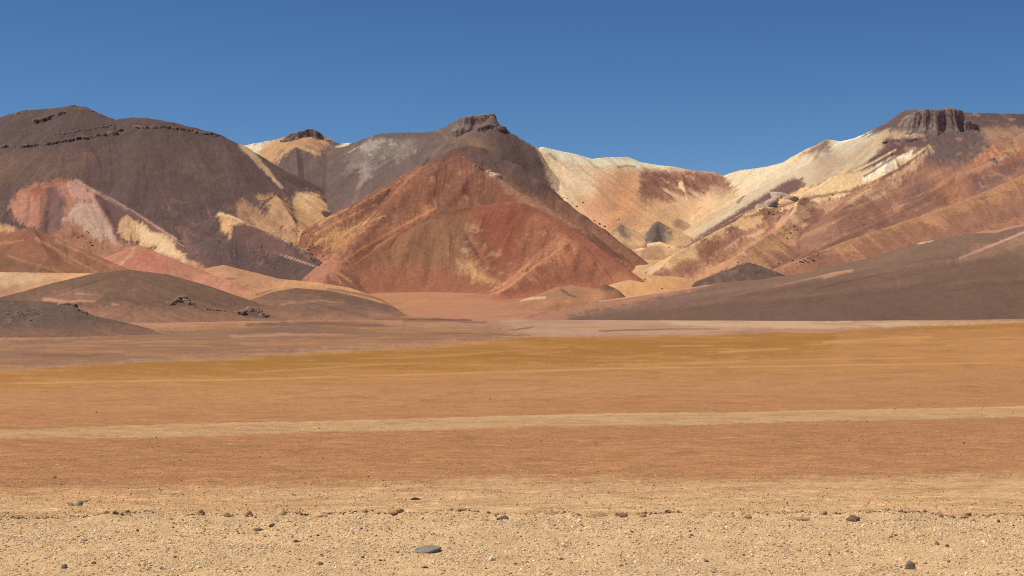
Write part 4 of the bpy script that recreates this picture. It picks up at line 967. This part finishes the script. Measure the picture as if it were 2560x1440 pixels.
def crag(name, label, pts, h, wpx, mat, seed, dd=0.0, hvar=.5, depth=None, rows=1, group=None, gap=.45):
    """a rib of upright rock blocks standing out of the slope along a line"""
    rnd = random.Random(seed); V = []; Fc = []
    P = np.array(pts, float)
    L = np.r_[0, np.cumsum(np.hypot(np.diff(P[:, 0]), np.diff(P[:, 1])))]
    for row in range(rows):
        s_ = 0.0
        while s_ < L[-1]:
            x = np.interp(s_, L, P[:, 0]); y = np.interp(s_, L, P[:, 1])
            ww = wpx * rnd.choice((.5, .7, 1.0, 1.5, 2.2)) * rnd.uniform(.8, 1.2); hh = h * rnd.uniform(1 - hvar, 1 + hvar * .4)
            if rnd.random() < gap: y = y + hh * .55; hh = hh * .35; ww *= 1.4
            if rows > 1: y = y + row * h * .55 + rnd.uniform(-.1, .1) * h
            D = (depth if depth else depth_at(x, y + hh * .8)) + dd - row * 9
            k = D / F; cx = (x - HX) * k; r_ = ww * k * .62
            zt = (HY - y) * k + rnd.uniform(-.12, .06) * hh * k; r_ = min(r_, hh * k * 1.1); D = D + r_ * .9; zb = zt - hh * k * 1.3 - r_ * 2.2
            n = rnd.randint(5, 7); a0 = rnd.uniform(0, 6.28); b = len(V)
            lean = rnd.uniform(-.12, .12) * hh * k
            tl = (rnd.uniform(-.25, .25), rnd.uniform(-.2, .2))
            for lev, (zz, sc) in enumerate(((zb, 1.25), ((zb + zt) / 2, rnd.uniform(.95, 1.15)), (zt - .12 * (zt - zb), rnd.uniform(.85, 1.05)), (zt, rnd.uniform(.5, .8)))):
                for i in range(n):
                    a = a0 + i * 2 * math.pi / n
                    q = r_ * sc * rnd.uniform(.65, 1.3)
                    ox, oy = q * 1.9 * math.cos(a), q * 1.2 * math.sin(a)
                    zj = zz + (tl[0] * ox + tl[1] * oy if lev > 1 else 0) + rnd.uniform(-.04, .04) * (zt - zb)
                    V.append((cx + ox + lean * lev / 3, D + oy, zj))
            for lev in range(3):
                for i in range(n):
                    j = (i + 1) % n; A = b + lev * n
                    Fc.append([A + i, A + j, A + n + j]); Fc.append([A + i, A + n + j, A + n + i])
            for i in range(1, n - 1):
                Fc.append([b + 3 * n, b + 3 * n + i, b + 3 * n + i + 1])
            s_ += ww * .5
    V = np.array(V); o_ = V.mean(0); o_[2] = V[:, 2].min()
    ob = mesh_obj(name, V - o_, np.array(Fc), mat, None, False)
    ob.location = o_
    return tag(ob, label, 'rock', group=group)

def butte(name, label, top, ybot, dd, depth, taper, flute, mat, seed, nseg=170, skew=0.0):
    """a rock body with an uneven top and fluted walls; top is its outline against the sky"""
    P = np.array(top, float); x0, x1 = P[0, 0], P[-1, 0]
    D0 = float(np.mean([depth_at(x0 + (x1 - x0) * q, ybot) for q in (.25, .5, .75)])) + dd
    k = D0 / F; xc = (x0 + x1) / 2; a = (x1 - x0) / 2 * k; b = depth / 2
    th = np.linspace(0, 2 * math.pi, nseg, endpoint=False)
    ct, st = np.cos(th), np.sin(th)
    sx = np.sign(ct) * np.abs(ct) ** .6; sy = np.sign(st) * np.abs(st) ** .6
    arc = np.cumsum(np.hypot(np.gradient(sx * a), np.gradient(sy * b)))
    fl = flute * (fbm(arc / 7, arc * 0, 3, seed, .6) * .6 + fbm(arc / 24, arc * 0 + 4, 2, seed + 5) * 1.3)
    V = []; lv = [(-.02, .90), (0.0, .97), (.06, 1.0), (.3, 1.02), (.55, 1.05), (.8, 1.12), (1.0, 1.3), (1.25, 1.32), (2.4, 1.33)]
    for li, (l, sc) in enumerate(lv):
        rr = 1 + (sc - 1) * taper if sc > 1 else sc
        jit = flute * .5 * fbm(arc / 5, arc * 0 + l * 3.1, 2, seed + 9 + li)
        wx = sx * a * rr + ct * (fl * min(1, .4 + l) + jit); wy = sy * b * rr + st * (fl * min(1, .4 + l) + jit)
        pxx = np.clip(xc + wx / k, x0, x1)
        zt = (HY - np.interp(pxx, P[:, 0], P[:, 1])) * k + 3.0 * fbm(arc / 14, arc * 0 + 2, 3, seed + 3)
        zb = (HY - ybot) * k
        V.append(np.c_[wx, wy, zt + (zb - zt) * l - zb])
    n = nseg; Fc = []
    for li in range(len(lv) - 1):
        for i in range(n):
            j = (i + 1) % n; A = li * n
            Fc.append([A + i, A + n + i, A + n + j]); Fc.append([A + i, A + n + j, A + j])
    V = np.vstack(V); c0 = V[:n].mean(0); c0[2] = V[:n, 2].max() * .5 + V[:n, 2].mean() * .5; ci = len(V); V = np.vstack([V, c0])
    for i in range(n): Fc.append([ci, i, (i + 1) % n])
    ob = mesh_obj(name, V, np.array(Fc), mat, None, False)
    ob.location = ((xc - HX) * k, D0 + b, (HY - ybot) * k)
    return tag(ob, label, 'rock')

crag('rock_cliff', 'long broken dark cliff band across the upper slope of the left mountain', [(-60, 364), (40, 362), (105, 358), (150, 351), (185, 343), (240, 335), (285, 327), (306, 322)], 9, 5, M_cliffd, 1, gap=.3)
crag('rock_cliff', 'short dark blocky cliff just below the left mountain summit', [(86, 299), (100, 295), (116, 290), (128, 286)], 14, 6, M_cliffd, 2, gap=0)
crag('rock_cliff', 'pair of dark rock teeth directly under the left mountain summit', [(146, 281), (150, 279), (158, 279)], 12, 5, M_cliffd, 3, gap=0)
crag('rock_cliff', 'thin dark ledge above the long cliff band of the left mountain', [(136, 334), (165, 330), (230, 320), (262, 314), (284, 308)], 3.5, 5, M_cliffd, 4)
crag('rock_cliff', 'row of dark rock steps below the rounded shoulder of the left mountain', [(338, 314), (380, 315), (420, 316), (450, 318), (475, 323), (510, 330), (548, 335)], 8, 5, M_cliffd, 5, gap=.35)
crag('rock_cliff', 'thin rocky rim on the left mountain skyline left of its summit', [(-20, 293), (25, 290), (62, 275), (100, 272), (140, 269)], 4, 9, M_cliff, 6)
crag('rock_cliff', 'small rock rim right of the left mountain summit', [(170, 264), (182, 262), (196, 268), (225, 273), (256, 288)], 4, 6, M_cliff, 7)
butte('rock_outcrop', 'dark fluted rock outcrop on the white saddle', [(708, 340), (722, 334), (748, 330), (758, 326), (772, 322), (786, 325), (798, 331), (806, 340), (811, 350)], 350, 16, 60, .8, 5.0, M_cliff, 8)
butte('rock_crag', 'blocky grey summit crag of the central peak', [(1140, 301), (1152, 294), (1170, 290), (1195, 287), (1215, 286), (1234, 284), (1240, 290), (1246, 312)], 322, 14, 90, .8, 3.0, M_cliff, 9)
crag('rock_cliff', 'dark cliff face below the summit crag of the central peak', [(1203, 318), (1216, 314), (1230, 310), (1244, 314), (1256, 320)], 13, 6, M_cliffd, 10, gap=0)
crag('rock_spires', 'small pale rock spires on the right shoulder of the red pyramid', [(1222, 424), (1232, 430), (1248, 438)], 11, 5, M_cliffp, 11)
crag('rock_spires', 'thin row of brown crags high on the right ridge of the red pyramid', [(1158, 388), (1175, 404), (1190, 412), (1205, 422)], 6, 4, M_crag, 12)
butte('rock_mesa', 'dark columnar cliff of the flat-topped summit on the right', [(2278, 290), (2290, 280), (2304, 275), (2326, 272), (2345, 274), (2360, 272), (2380, 270), (2400, 272), (2410, 270), (2418, 276)], 336, 22, 150, .9, 7.0, M_cliff, 13, 260)
butte('rock_cliff', 'low cliff step right of the columnar summit cliff', [(2408, 302), (2420, 302), (2434, 305), (2446, 311), (2453, 322)], 332, 14, 70, .6, 3.0, M_cliff, 15)
crag('rock_cliff', 'low dark cliff left below the flat-topped summit', [(2214, 354), (2228, 348), (2245, 350), (2265, 348), (2285, 346), (2303, 345)], 9, 8, M_cliffd, 16, gap=0)
crag('rock_towers', 'pale lilac rock towers on the white slope left of the right-hand mountain', [(1908, 510), (1920, 504), (1935, 498), (1948, 487), (1960, 481), (1970, 488), (1985, 492)], 13, 11, M_cliffp, 17, gap=0)
crag('rock_cliff', 'short dark outcrop on the slope at the far right edge', [(2478, 394), (2490, 400), (2496, 412)], 8, 6, M_cliff, 18)
crag('rock_crag', 'pointed dark crag on the low rise left of centre', [(425, 757), (438, 750), (447, 742), (453, 738), (460, 747), (474, 756)], 10, 8, M_crag, 19, gap=0)
crag('rock_crag', 'jagged dark crag at the right end of the low rise', [(596, 778), (610, 773), (624, 768), (636, 770), (648, 777), (664, 787)], 11, 6.5, M_crag, 20, gap=0)
crag('rock_crag', 'low line of rocks joining the two crags on the low rise', [(480, 764), (510, 770), (540, 774), (570, 776), (596, 779)], 3.5, 8, M_crag, 21)
crag('rock_crag', 'small dark crag on the stony rise at the left edge', [(148, 759), (162, 756), (172, 756), (186, 760)], 6, 5.5, M_crag, 22)
crag('rock_crag', 'broken rocks running down the right shoulder of the stony rise', [(192, 771), (208, 780), (225, 788), (245, 793)], 3.5, 5, M_crag, 23)

M_boul = plain('boulder_rock', C(84, 66, 60), .25, .4)
bmesh_ = [rock_mesh('boulder', 40 + i, M_boul, .8, 1, .3) for i in range(5)]
def boulders(label, group, spots, rpx, seed, name='boulder'):
    rnd = random.Random(seed)
    for (x, y) in spots:
        D = depth_at(x, y); k = D / F; r_ = rpx * rnd.uniform(.55, 1.35) * k
        ob = bpy.data.objects.new(name, rnd.choice(bmesh_))
        ob.location = ((x - HX) * k, D - r_ * .4, (HY - y) * k + r_ * .15)
        ob.scale = (r_ * rnd.uniform(.9, 1.5), r_ * rnd.uniform(.8, 1.3), r_ * rnd.uniform(.7, 1.0))
        ob.rotation_euler = (rnd.uniform(-.3, .3), rnd.uniform(-.3, .3), rnd.uniform(0, 6.28))
        col0.objects.link(ob)
        tag(ob, label, 'boulder', group=group)
def scat(n, pts, sx, sy, seed):
    rnd = random.Random(seed); P = np.array(pts, float)
    L = np.r_[0, np.cumsum(np.hypot(np.diff(P[:, 0]), np.diff(P[:, 1])))]; out = []
    for _ in range(n):
        s_ = rnd.uniform(0, L[-1])
        out.append((np.interp(s_, L, P[:, 0]) + rnd.gauss(0, sx), np.interp(s_, L, P[:, 1]) + rnd.gauss(0, sy)))
    return out
boulders('dark boulder scattered in the gully below the tan scree fans', 'boulders below the tan fans', scat(46, [(745, 560), (765, 600), (790, 640), (820, 672)], 14, 8, 1), 1.7, 1)
boulders('dark boulder lying on the lower slope of the left mountain', 'boulders on the left mountain', scat(34, [(500, 620), (600, 640), (700, 650), (800, 665)], 30, 16, 2), 1.5, 2)
boulders('dark boulder along the left margin of the white bowl', 'boulders along the white bowl', [(1409, 494), (1418, 497), (1430, 508), (1442, 516), (1457, 506), (1384, 473), (1486, 552), (1499, 560), (1496, 575), (1540, 551), (1547, 549), (1589, 561), (1512, 566), (1521, 587), (1672, 618), (1699, 595)], 2.3, 3)
boulders('dark boulder strung along the pale band of the right-hand mountain', 'boulders on the pale band', scat(26, [(1890, 545), (1960, 522), (2005, 510), (2090, 492)], 14, 5, 4), 2.0, 4)
boulders('dark boulder on the orange slope left of the right-hand mountain', 'boulders on the orange slope', scat(14, [(2010, 540), (1996, 566), (1982, 580), (1975, 600)], 6, 6, 5), 2.2, 5)
boulders('dark boulder scattered on the tan hollow above the brown fan', 'boulders above the brown fan', scat(40, [(1940, 664), (1990, 655), (2040, 640), (2065, 632)], 12, 6, 6), 2.0, 6)
boulders('dark boulder on the crest line beside the small cone hill', 'boulders beside the cone hill', scat(16, [(1796, 682), (1830, 668), (1870, 652), (1905, 655)], 6, 4, 7), 1.8, 7)
boulders('dark boulder below the pink cliff on the left mountain', 'boulders below the pink cliff', [(218, 579), (222, 582), (196, 594), (206, 590), (226, 606), (231, 613), (258, 621), (214, 598), (60, 566), (66, 570), (30, 560)], 2.2, 8)
boulders('grey boulder strewn over the stony rise at the left edge', 'boulders on the stony rise', scat(40, [(10, 800), (40, 785), (75, 775)], 26, 12, 9), 2.0, 9)
boulders('lone dark boulder on the sand beside the red dome foot', 'boulder by the dome foot', [(1612, 700)], 3.6, 10)
boulders('small dark boulder on the edge of the brown fan', 'boulder on the fan edge', [(1655, 722)], 3.0, 11)

# ------------------------------------------------------------------ stones of the foreground
PAL = {'slate': C(152, 140, 124), 'grey': C(148, 132, 112), 'dark': C(136, 108, 82), 'brown': C(184, 138, 98), 'tan': C(218, 176, 128),
       'clod': C(192, 152, 108), 'pale': C(245, 222, 178), 'green': C(156, 146, 120), 'purple': C(140, 106, 92)}
SM = {k: plain('stone_' + k, v, .28, 60.0, .004) for k, v in PAL.items()}
def near_point(x, y):
    """where a foreground stone's foot stands"""
    if y > 1287:
        D = 1.70 * F / (y - HY)
        for _ in range(6):
            X_ = (x - HX) / F * D
            zz = float(bank_z(np.array([X_]), np.array([D]))[0]); D = -zz * F / (y - HY)
        D = min(D, 11.36); X_ = (x - HX) / F * D
        return X_, D, float(bank_z(np.array([X_]), np.array([D]))[0])
    if y > 1266:
        D = 11.30; X_ = (x - HX) / F * D
        return X_, D, float(bank_z(np.array([X_]), np.array([D]))[0])
    D = float(np.interp(-y, -Yl, Dl)); X_ = (x - HX) / F * D
    return X_, D, float(ground_z(np.array([D]))[0])
def stone(name, label, cat, x, y, wpx, hpx, colr, seed, flat=None, jag=.3, sub=3, rot=None, dr=.9, peak=0):
    X_, D, zz = near_point(x, y); k = D / F
    v, f = ico_rock(seed, 1.0, sub, jag, True)
    if peak:
        t = np.clip((v[:, 2] + .3) / 1.3, 0, 1); v[:, :2] *= (1 - peak * t)[:, None]; v[:, 0] += .35 * t
    v[:, 2] = np.maximum(v[:, 2], -.45)
    v[:, 0] -= (v[:, 0].max() + v[:, 0].min()) / 2
    v[:, 0] *= wpx * k / (v[:, 0].max() - v[:, 0].min())
    v[:, 1] *= wpx * k * dr / (v[:, 1].max() - v[:, 1].min())
    v[:, 2] -= v[:, 2].min(); v[:, 2] *= hpx * k * 1.3 / v[:, 2].max(); v[:, 2] -= hpx * k * .34
    o = mesh_obj(name, v, f, SM[colr], None, False)
    o.location = (X_, D, zz)
    if rot: o.rotation_euler[2] = rot
    return tag(o, label, cat)

# the slate slab with its pale worn top
X_, D_, z_ = near_point(1069, 1381); k_ = D_ / F
out_ = np.array([(-34, 2), (-29, -7), (-20, -11), (-8, -13), (4, -12), (16, -8), (26, -5), (35, 1), (27, 6), (14, 9), (2, 12), (-12, 11), (-24, 8)], float)
rn = np.random.RandomState(4); V = []
for zz, sc, jx in ((0, .80, 0), (4.5, .97, 0), (8, 1.0, 0), (9.2, .93, 0), (10.2, .55, 0)):
    V.append(np.c_[out_ * sc + rn.normal(0, .5, out_.shape), np.full(len(out_), zz) + rn.normal(0, .5, len(out_))])
n_ = len(out_); V = np.vstack(V + [np.array([[0, 0, 10.6]])]); Fc = []
for l in range(4):
    for i in range(n_):
        j_ = (i + 1) % n_; A = l * n_
        Fc += [[A + i, A + j_, A + n_ + j_], [A + i, A + n_ + j_, A + n_ + i]]
Fc += [[4 * n_ + i, 4 * n_ + (i + 1) % n_, 5 * n_] for i in range(n_)]
V = V * k_ * np.array([1, 2.2, 1]); V[:, 2] += V[:, 1] * .16
o = mesh_obj('stone_slab', V, np.array(Fc), SM['slate'], None, False); o.location = (X_, D_ + 12 * k_, z_ - 1.0 * k_); o.rotation_euler = (0, math.radians(-5), 0)
tag(o, 'flat grey slate slab lying on the gravel, bottom centre', 'stone')
stone('stone', 'rounded grey stone at bottom right, largest of the round stones', 'stone', 2275, 1422, 24, 22, 'grey', 5, jag=.12)
stone('stone', 'small grey stone above left of the rounded grey stone at right', 'stone', 2342, 1361, 13, 9, 'grey', 6, jag=.15)
stone('stone', 'small nearly black stone just right of a small grey one', 'stone', 2368, 1367, 10, 7, 'dark', 7, jag=.2)
stone('stone', 'grey stone at bottom left on the gravel', 'stone', 160, 1420, 15, 11, 'grey', 8, jag=.15)
stone('stone', 'upright brown stone on the gravel edge at left', 'stone', 262, 1288, 20, 18, 'brown', 9, peak=.45)
stone('stone', 'low tan stone touching the upright brown stone on the edge', 'stone', 288, 1288, 17, 10, 'tan', 10)
stone('soil_clod', 'dark crumbly clod right of the upright brown stone', 'clod', 312, 1284, 19, 12, 'dark', 11, jag=.5)
stone('stone', 'pointed brown stone on the edge, second peak from the left', 'stone', 499, 1288, 28, 20, 'brown', 12, peak=.6)
stone('soil_clod', 'flat dark clod just right of the pointed brown stone', 'clod', 575, 1291, 28, 9, 'dark', 13, jag=.5)
stone('soil_clod', 'tan block-shaped clod with a dark right side on the edge', 'clod', 622, 1289, 22, 14, 'clod', 14, jag=.3)
stone('soil_clod', 'long low tan clod left of the upright brown stone', 'clod', 154, 1286, 34, 9, 'clod', 15, jag=.35)
stone('soil_clod', 'small flat tan clod between the long clod and the upright stone', 'clod', 206, 1288, 18, 7, 'tan', 16, jag=.35)
stone('soil_clod', 'thin dark crumbling clod at the very left of the edge', 'clod', 20, 1292, 60, 8, 'clod', 17, jag=.5)
stone('soil_clod', 'pointed tan clod on the edge left of centre', 'clod', 703, 1287, 30, 18, 'tan', 18, peak=.6)
stone('soil_clod', 'tiny dark clod right of the pointed tan clod', 'clod', 753, 1286, 8, 6, 'dark', 19)
stone('soil_clod', 'long rounded tan clod on the edge left of centre', 'clod', 798, 1289, 50, 12, 'tan', 20, jag=.3)
stone('soil_clod', 'crumbly brown clod on the edge below the green plant', 'clod', 990, 1291, 42, 11, 'clod', 21, jag=.5)
stone('soil_clod', 'dark crumbling clod with a trailing end near the centre of the edge', 'clod', 1256, 1298, 30, 10, 'dark', 22, jag=.5, rot=.3)
stone('soil_clod', 'low brown clod in the middle of the edge between two dark clods', 'clod', 1150, 1290, 36, 7, 'clod', 23, jag=.4)
stone('soil_clod', 'dark flat clod standing alone on the edge right of centre', 'clod', 1376, 1283, 32, 9, 'clod', 24, jag=.3)
stone('soil_clod', 'wide brown crumbling clod on the edge, widest right of centre', 'clod', 1492, 1291, 58, 11, 'clod', 25, jag=.5)
stone('soil_clod', 'brown clod at the right end of the widest clod', 'clod', 1604, 1290, 24, 12, 'clod', 26, jag=.4)
stone('soil_clod', 'thin dark clod between the two crumbling brown clods right of centre', 'clod', 1550, 1293, 40, 6, 'dark', 27, jag=.5)
stone('soil_clod', 'peaked tan clod on the right part of the edge', 'clod', 1824, 1292, 24, 11, 'tan', 28, peak=.4)
stone('soil_clod', 'dark tan clod just right of the peaked tan clod', 'clod', 1869, 1296, 22, 11, 'clod', 29, jag=.4)
stone('soil_clod', 'darkest crumbling clod on the right part of the edge', 'clod', 2132, 1302, 38, 14, 'dark', 30, jag=.55)
stone('soil_clod', 'long thin brown clod left of the darkest crumbling clod', 'clod', 2000, 1299, 70, 8, 'clod', 31, jag=.5)
stone('stone', 'small upright brown stone on the edge at right', 'stone', 2350, 1292, 14, 12, 'brown', 32, peak=.4)
stone('stone', 'low brown stone on the edge at far right', 'stone', 2413, 1294, 26, 9, 'brown', 33)
stone('stone', 'tiny flat green-grey stone just behind the edge at right', 'stone', 2285, 1277, 14, 4, 'green', 34)
stone('stone', 'small dark round stone below the edge at far right', 'stone', 2496, 1306, 9, 8, 'dark', 35)
stone('stone', 'small dark stone left of the round one at far right', 'stone', 2435, 1303, 8, 6, 'dark', 36)
stone('stone', 'small dark pebble on the gravel under the upright brown stone at right', 'stone', 2286, 1321, 7, 5, 'dark', 37)
stone('stone', 'flat dark pebble on the gravel left of the small grey stone', 'stone', 2227, 1344, 10, 5, 'dark', 38)
stone('stone', 'purple-brown pebble alone on the gravel right of centre', 'stone', 1729, 1340, 13, 6, 'purple', 39, jag=.15)
stone('stone', 'cream-coloured stone with a dark side right of the slate slab', 'stone', 1231, 1402, 18, 12, 'pale', 40)
stone('stone', 'pale flat stone on the gravel at lower right', 'stone', 2116, 1380, 13, 7, 'pale', 41)
stone('stone', 'pale round pebble above the slate slab', 'stone', 1050, 1304, 11, 8, 'pale', 42, jag=.12)
stone('soil_clod', 'dark crusty clod below the edge left of centre, larger of two', 'clod', 648, 1327, 32, 8, 'dark', 43, jag=.6, rot=.2)
stone('soil_clod', 'dark crusty clod below the edge left of centre, smaller of two', 'clod', 680, 1316, 18, 9, 'dark', 44, jag=.6)
stone('stone', 'thin dark stone on the gravel left of the slate slab', 'stone', 741, 1355, 15, 6, 'dark', 45, jag=.3, rot=.4)
stone('soil_clod', 'dark crusty clod near the bottom edge left of the slate slab', 'clod', 800, 1412, 18, 8, 'dark', 46, jag=.6)
stone('stone', 'dark thin stone near the bottom left of the gravel', 'stone', 235, 1408, 14, 5, 'dark', 47, rot=.3)
stone('stone', 'small dark stone in the gravel below the pointed brown stone', 'stone', 344, 1328, 9, 7, 'dark', 48)
stone('stone', 'green-grey stone beyond the edge at left, largest of three', 'stone', 197, 1263, 22, 13, 'green', 49, peak=.3)
stone('stone', 'flat green-grey stone beyond the edge at left, left of the largest', 'stone', 178, 1262, 14, 6, 'green', 50)
stone('stone', 'thin green-grey stone beyond the edge at left, right of the largest', 'stone', 212, 1254, 14, 4, 'green', 51)
stone('stone', 'small brown stone far out on the flats at left, upper of two', 'stone', 137, 1194, 11, 5, 'brown', 52)
stone('stone', 'small brown stone far out on the flats at left, lower of two', 'stone', 152, 1211, 9, 4, 'brown', 53)

# small cushion plant on the flat beyond the edge
X_, D_, z_ = near_point(1038, 1250); k_ = D_ / F
pe = bpy.data.objects.new('cushion_plant', None); pe.location = (X_, D_, z_); col0.objects.link(pe)
tag(pe, 'small olive-green cushion plant alone on the tan flat', 'plant')
M_leaf = plain('plant_leaf', C(112, 104, 44), .35, 6.0); M_pl = plain('plant_cushion', C(70, 62, 30), .3, 6.0)
v, f = ico_rock(77, .5, 2, .35, False); v[:, 2] = np.maximum(v[:, 2], -.1)
v *= np.array([11, 8, 11]) * k_
o = mesh_obj('cushion', v, f, M_pl, None, True); o.parent = pe
rn = random.Random(5); V = []; Fc = []
for i in range(260):
    a = rn.uniform(0, 6.28); rr = math.sqrt(rn.random()); bx_, by_ = 10 * rr * math.cos(a), 7 * rr * math.sin(a)
    bz_ = 5.2 * math.sqrt(max(0, 1 - rr * rr)) + .3; l_ = rn.uniform(1.2, 3.0)
    tx, ty, tz = bx_ + rn.uniform(-1.3, 1.3), by_ + rn.uniform(-1.3, 1.3), bz_ + l_ * .7
    b = len(V); w_ = rn.uniform(.3, .6); ca, sa = math.cos(a + 1.5), math.sin(a + 1.5)
    V += [((bx_ - w_ * ca) * k_, (by_ - w_ * sa) * k_, bz_ * k_), ((bx_ + w_ * ca) * k_, (by_ + w_ * sa) * k_, bz_ * k_), (tx * k_, ty * k_, tz * k_)]
    Fc.append([b, b + 1, b + 2])
o = mesh_obj('leaves', np.array(V), np.array(Fc), M_leaf, None, False); o.parent = pe; o['kind'] = 'stuff'

# ------------------------------------------------------------------ gravel
M_peb = plain('gravel_pebble', (.4, .3, .2), .15, 1.5, 0, attr=('tint', 'INSTANCER'))
pc_ = bpy.data.collections.new('gravel_pebbles')
for i in range(6):
    pm = rock_mesh('pebble', 60 + i, M_peb, .7, 1, .2, True, False)
    pc_.objects.link(bpy.data.objects.new('pebble', pm))
def gravel(name, label, P, S, T, seed):
    n = len(P); rs = np.random.RandomState(seed)
    me = bpy.data.meshes.new(name); me.vertices.add(n); me.vertices.foreach_set('co', np.asarray(P, np.float32).ravel())
    a = me.attributes.new('size', 'FLOAT', 'POINT'); a.data.foreach_set('value', S.astype(np.float32))
    a = me.attributes.new('turn', 'FLOAT_VECTOR', 'POINT'); a.data.foreach_set('vector', rs.uniform(0, 6.28, (n, 3)).astype(np.float32).ravel() * np.tile([.15, .15, 1], n).astype(np.float32))
    a = me.attributes.new('tint', 'FLOAT_COLOR', 'POINT'); c4 = np.ones((n, 4), np.float32); c4[:, :3] = T; a.data.foreach_set('color', c4.ravel())
    ob = bpy.data.objects.new(name, me); col0.objects.link(ob)
    g = bpy.data.node_groups.new(name, 'GeometryNodeTree')
    g.interface.new_socket('Geometry', in_out='INPUT', socket_type='NodeSocketGeometry')
    g.interface.new_socket('Geometry', in_out='OUTPUT', socket_type='NodeSocketGeometry')
    N = g.nodes; L = g.links
    gi = N.new('NodeGroupInput'); go = N.new('NodeGroupOutput')
    m2 = N.new('GeometryNodeMeshToPoints'); ip = N.new('GeometryNodeInstanceOnPoints'); ci = N.new('GeometryNodeCollectionInfo')
    ci.inputs['Collection'].default_value = pc_; ci.inputs['Separate Children'].default_value = True; ci.inputs['Reset Children'].default_value = True
    def att(nm, ty):
        q = N.new('GeometryNodeInputNamedAttribute'); q.data_type = ty; q.inputs['Name'].default_value = nm; return q.outputs['Attribute']
    L.new(gi.outputs[0], m2.inputs['Mesh']); L.new(m2.outputs[0], ip.inputs['Points']); L.new(ci.outputs[0], ip.inputs['Instance'])
    ip.inputs['Pick Instance'].default_value = True
    rot = att('turn', 'FLOAT_VECTOR')
    er = N.new('FunctionNodeEulerToRotation'); L.new(rot, er.inputs[0]); L.new(er.outputs[0], ip.inputs['Rotation'])
    cs = N.new('ShaderNodeCombineXYZ'); sz = att('size', 'FLOAT')
    for i in range(3): L.new(sz, cs.inputs[i])
    L.new(cs.outputs[0], ip.inputs['Scale'])
    L.new(ip.outputs[0], go.inputs[0])
    md = ob.modifiers.new('gravel', 'NODES'); md.node_group = g
    tag(ob, label, kind='stuff')
    return ob
rs = np.random.RandomState(11)
PT = np.array([C(250, 218, 170), C(236, 198, 148), C(220, 180, 130), C(192, 152, 108), C(160, 130, 100), C(118, 96, 76), C(255, 240, 204)])
def tints(n, pr):
    t = PT[rs.choice(len(PT), n, p=pr)]; return t * rs.uniform(.85, 1.12, (n, 1))
n = 110000
D = rs.uniform(8.0 ** 2, 11.42 ** 2, n) ** .5; px = rs.uniform(-180, 2740, n); X = (px - HX) / F * D
keep = (D < bank_edge(X) + .02) & (fbm(X / .35, D / .35, 3, 951) > rs.uniform(-.9, .35, n))
D = D[keep]; X = X[keep]; n = len(D)
S = np.clip(rs.lognormal(math.log(.0050), .5, n), .002, .019)
gravel('gravel', 'loose tan gravel covering the foreground bank', np.c_[X, D, bank_z(X, D) - S * .05], S, tints(n, [.24, .28, .22, .10, .05, .03, .08]), 1)
n = 70000
D = np.exp(rs.uniform(math.log(12.5), math.log(75), n)); px = rs.uniform(-150, 2710, n); X = (px - HX) / F * D
S = np.clip(rs.lognormal(math.log(.0055), .45, n), .003, .018) * (D / 14) ** .35
gravel('gravel', 'fine orange gravel scattered over the flat beyond the bank', np.c_[X, D, ground_z(D) + .01], S, tints(n, [.24, .30, .26, .10, .05, .02, .03]) * np.array([1, .94, .88]), 2)
n = 1700                                 # crumbs of soil along the broken edge
X = rs.uniform(-4.8, 4.8, n); D = bank_edge(X) - np.abs(rs.normal(0, .05, n))
kp = fbm(X / .3, D * 0, 3, 961) > rs.uniform(-.5, .4, n); X = X[kp]; D = D[kp]; n = len(D)
S = np.clip(rs.lognormal(math.log(.010), .45, n), .004, .03)
gravel('soil_crumbs', 'dark soil crumbs along the broken edge of the bank', np.c_[X, D, bank_z(X, D) + S * .3], S, tints(n, [0, .1, .25, .3, .2, .15, 0]) * .9, 3)

n = 700
D = np.exp(rs.uniform(math.log(40), math.log(700), n)); px = rs.uniform(-150, 2710, n); X = (px - HX) / F * D
S = np.clip(rs.lognormal(math.log(.03), .5, n), .012, .11) * (D / 100) ** .35
gravel('gravel', 'sparse darker stones strewn across the open plain', np.c_[X, D, ground_z(D) + S * .3], S, tints(n, [.02, .1, .28, .3, .2, .1, 0]) * np.array([.9, .8, .7]), 4)
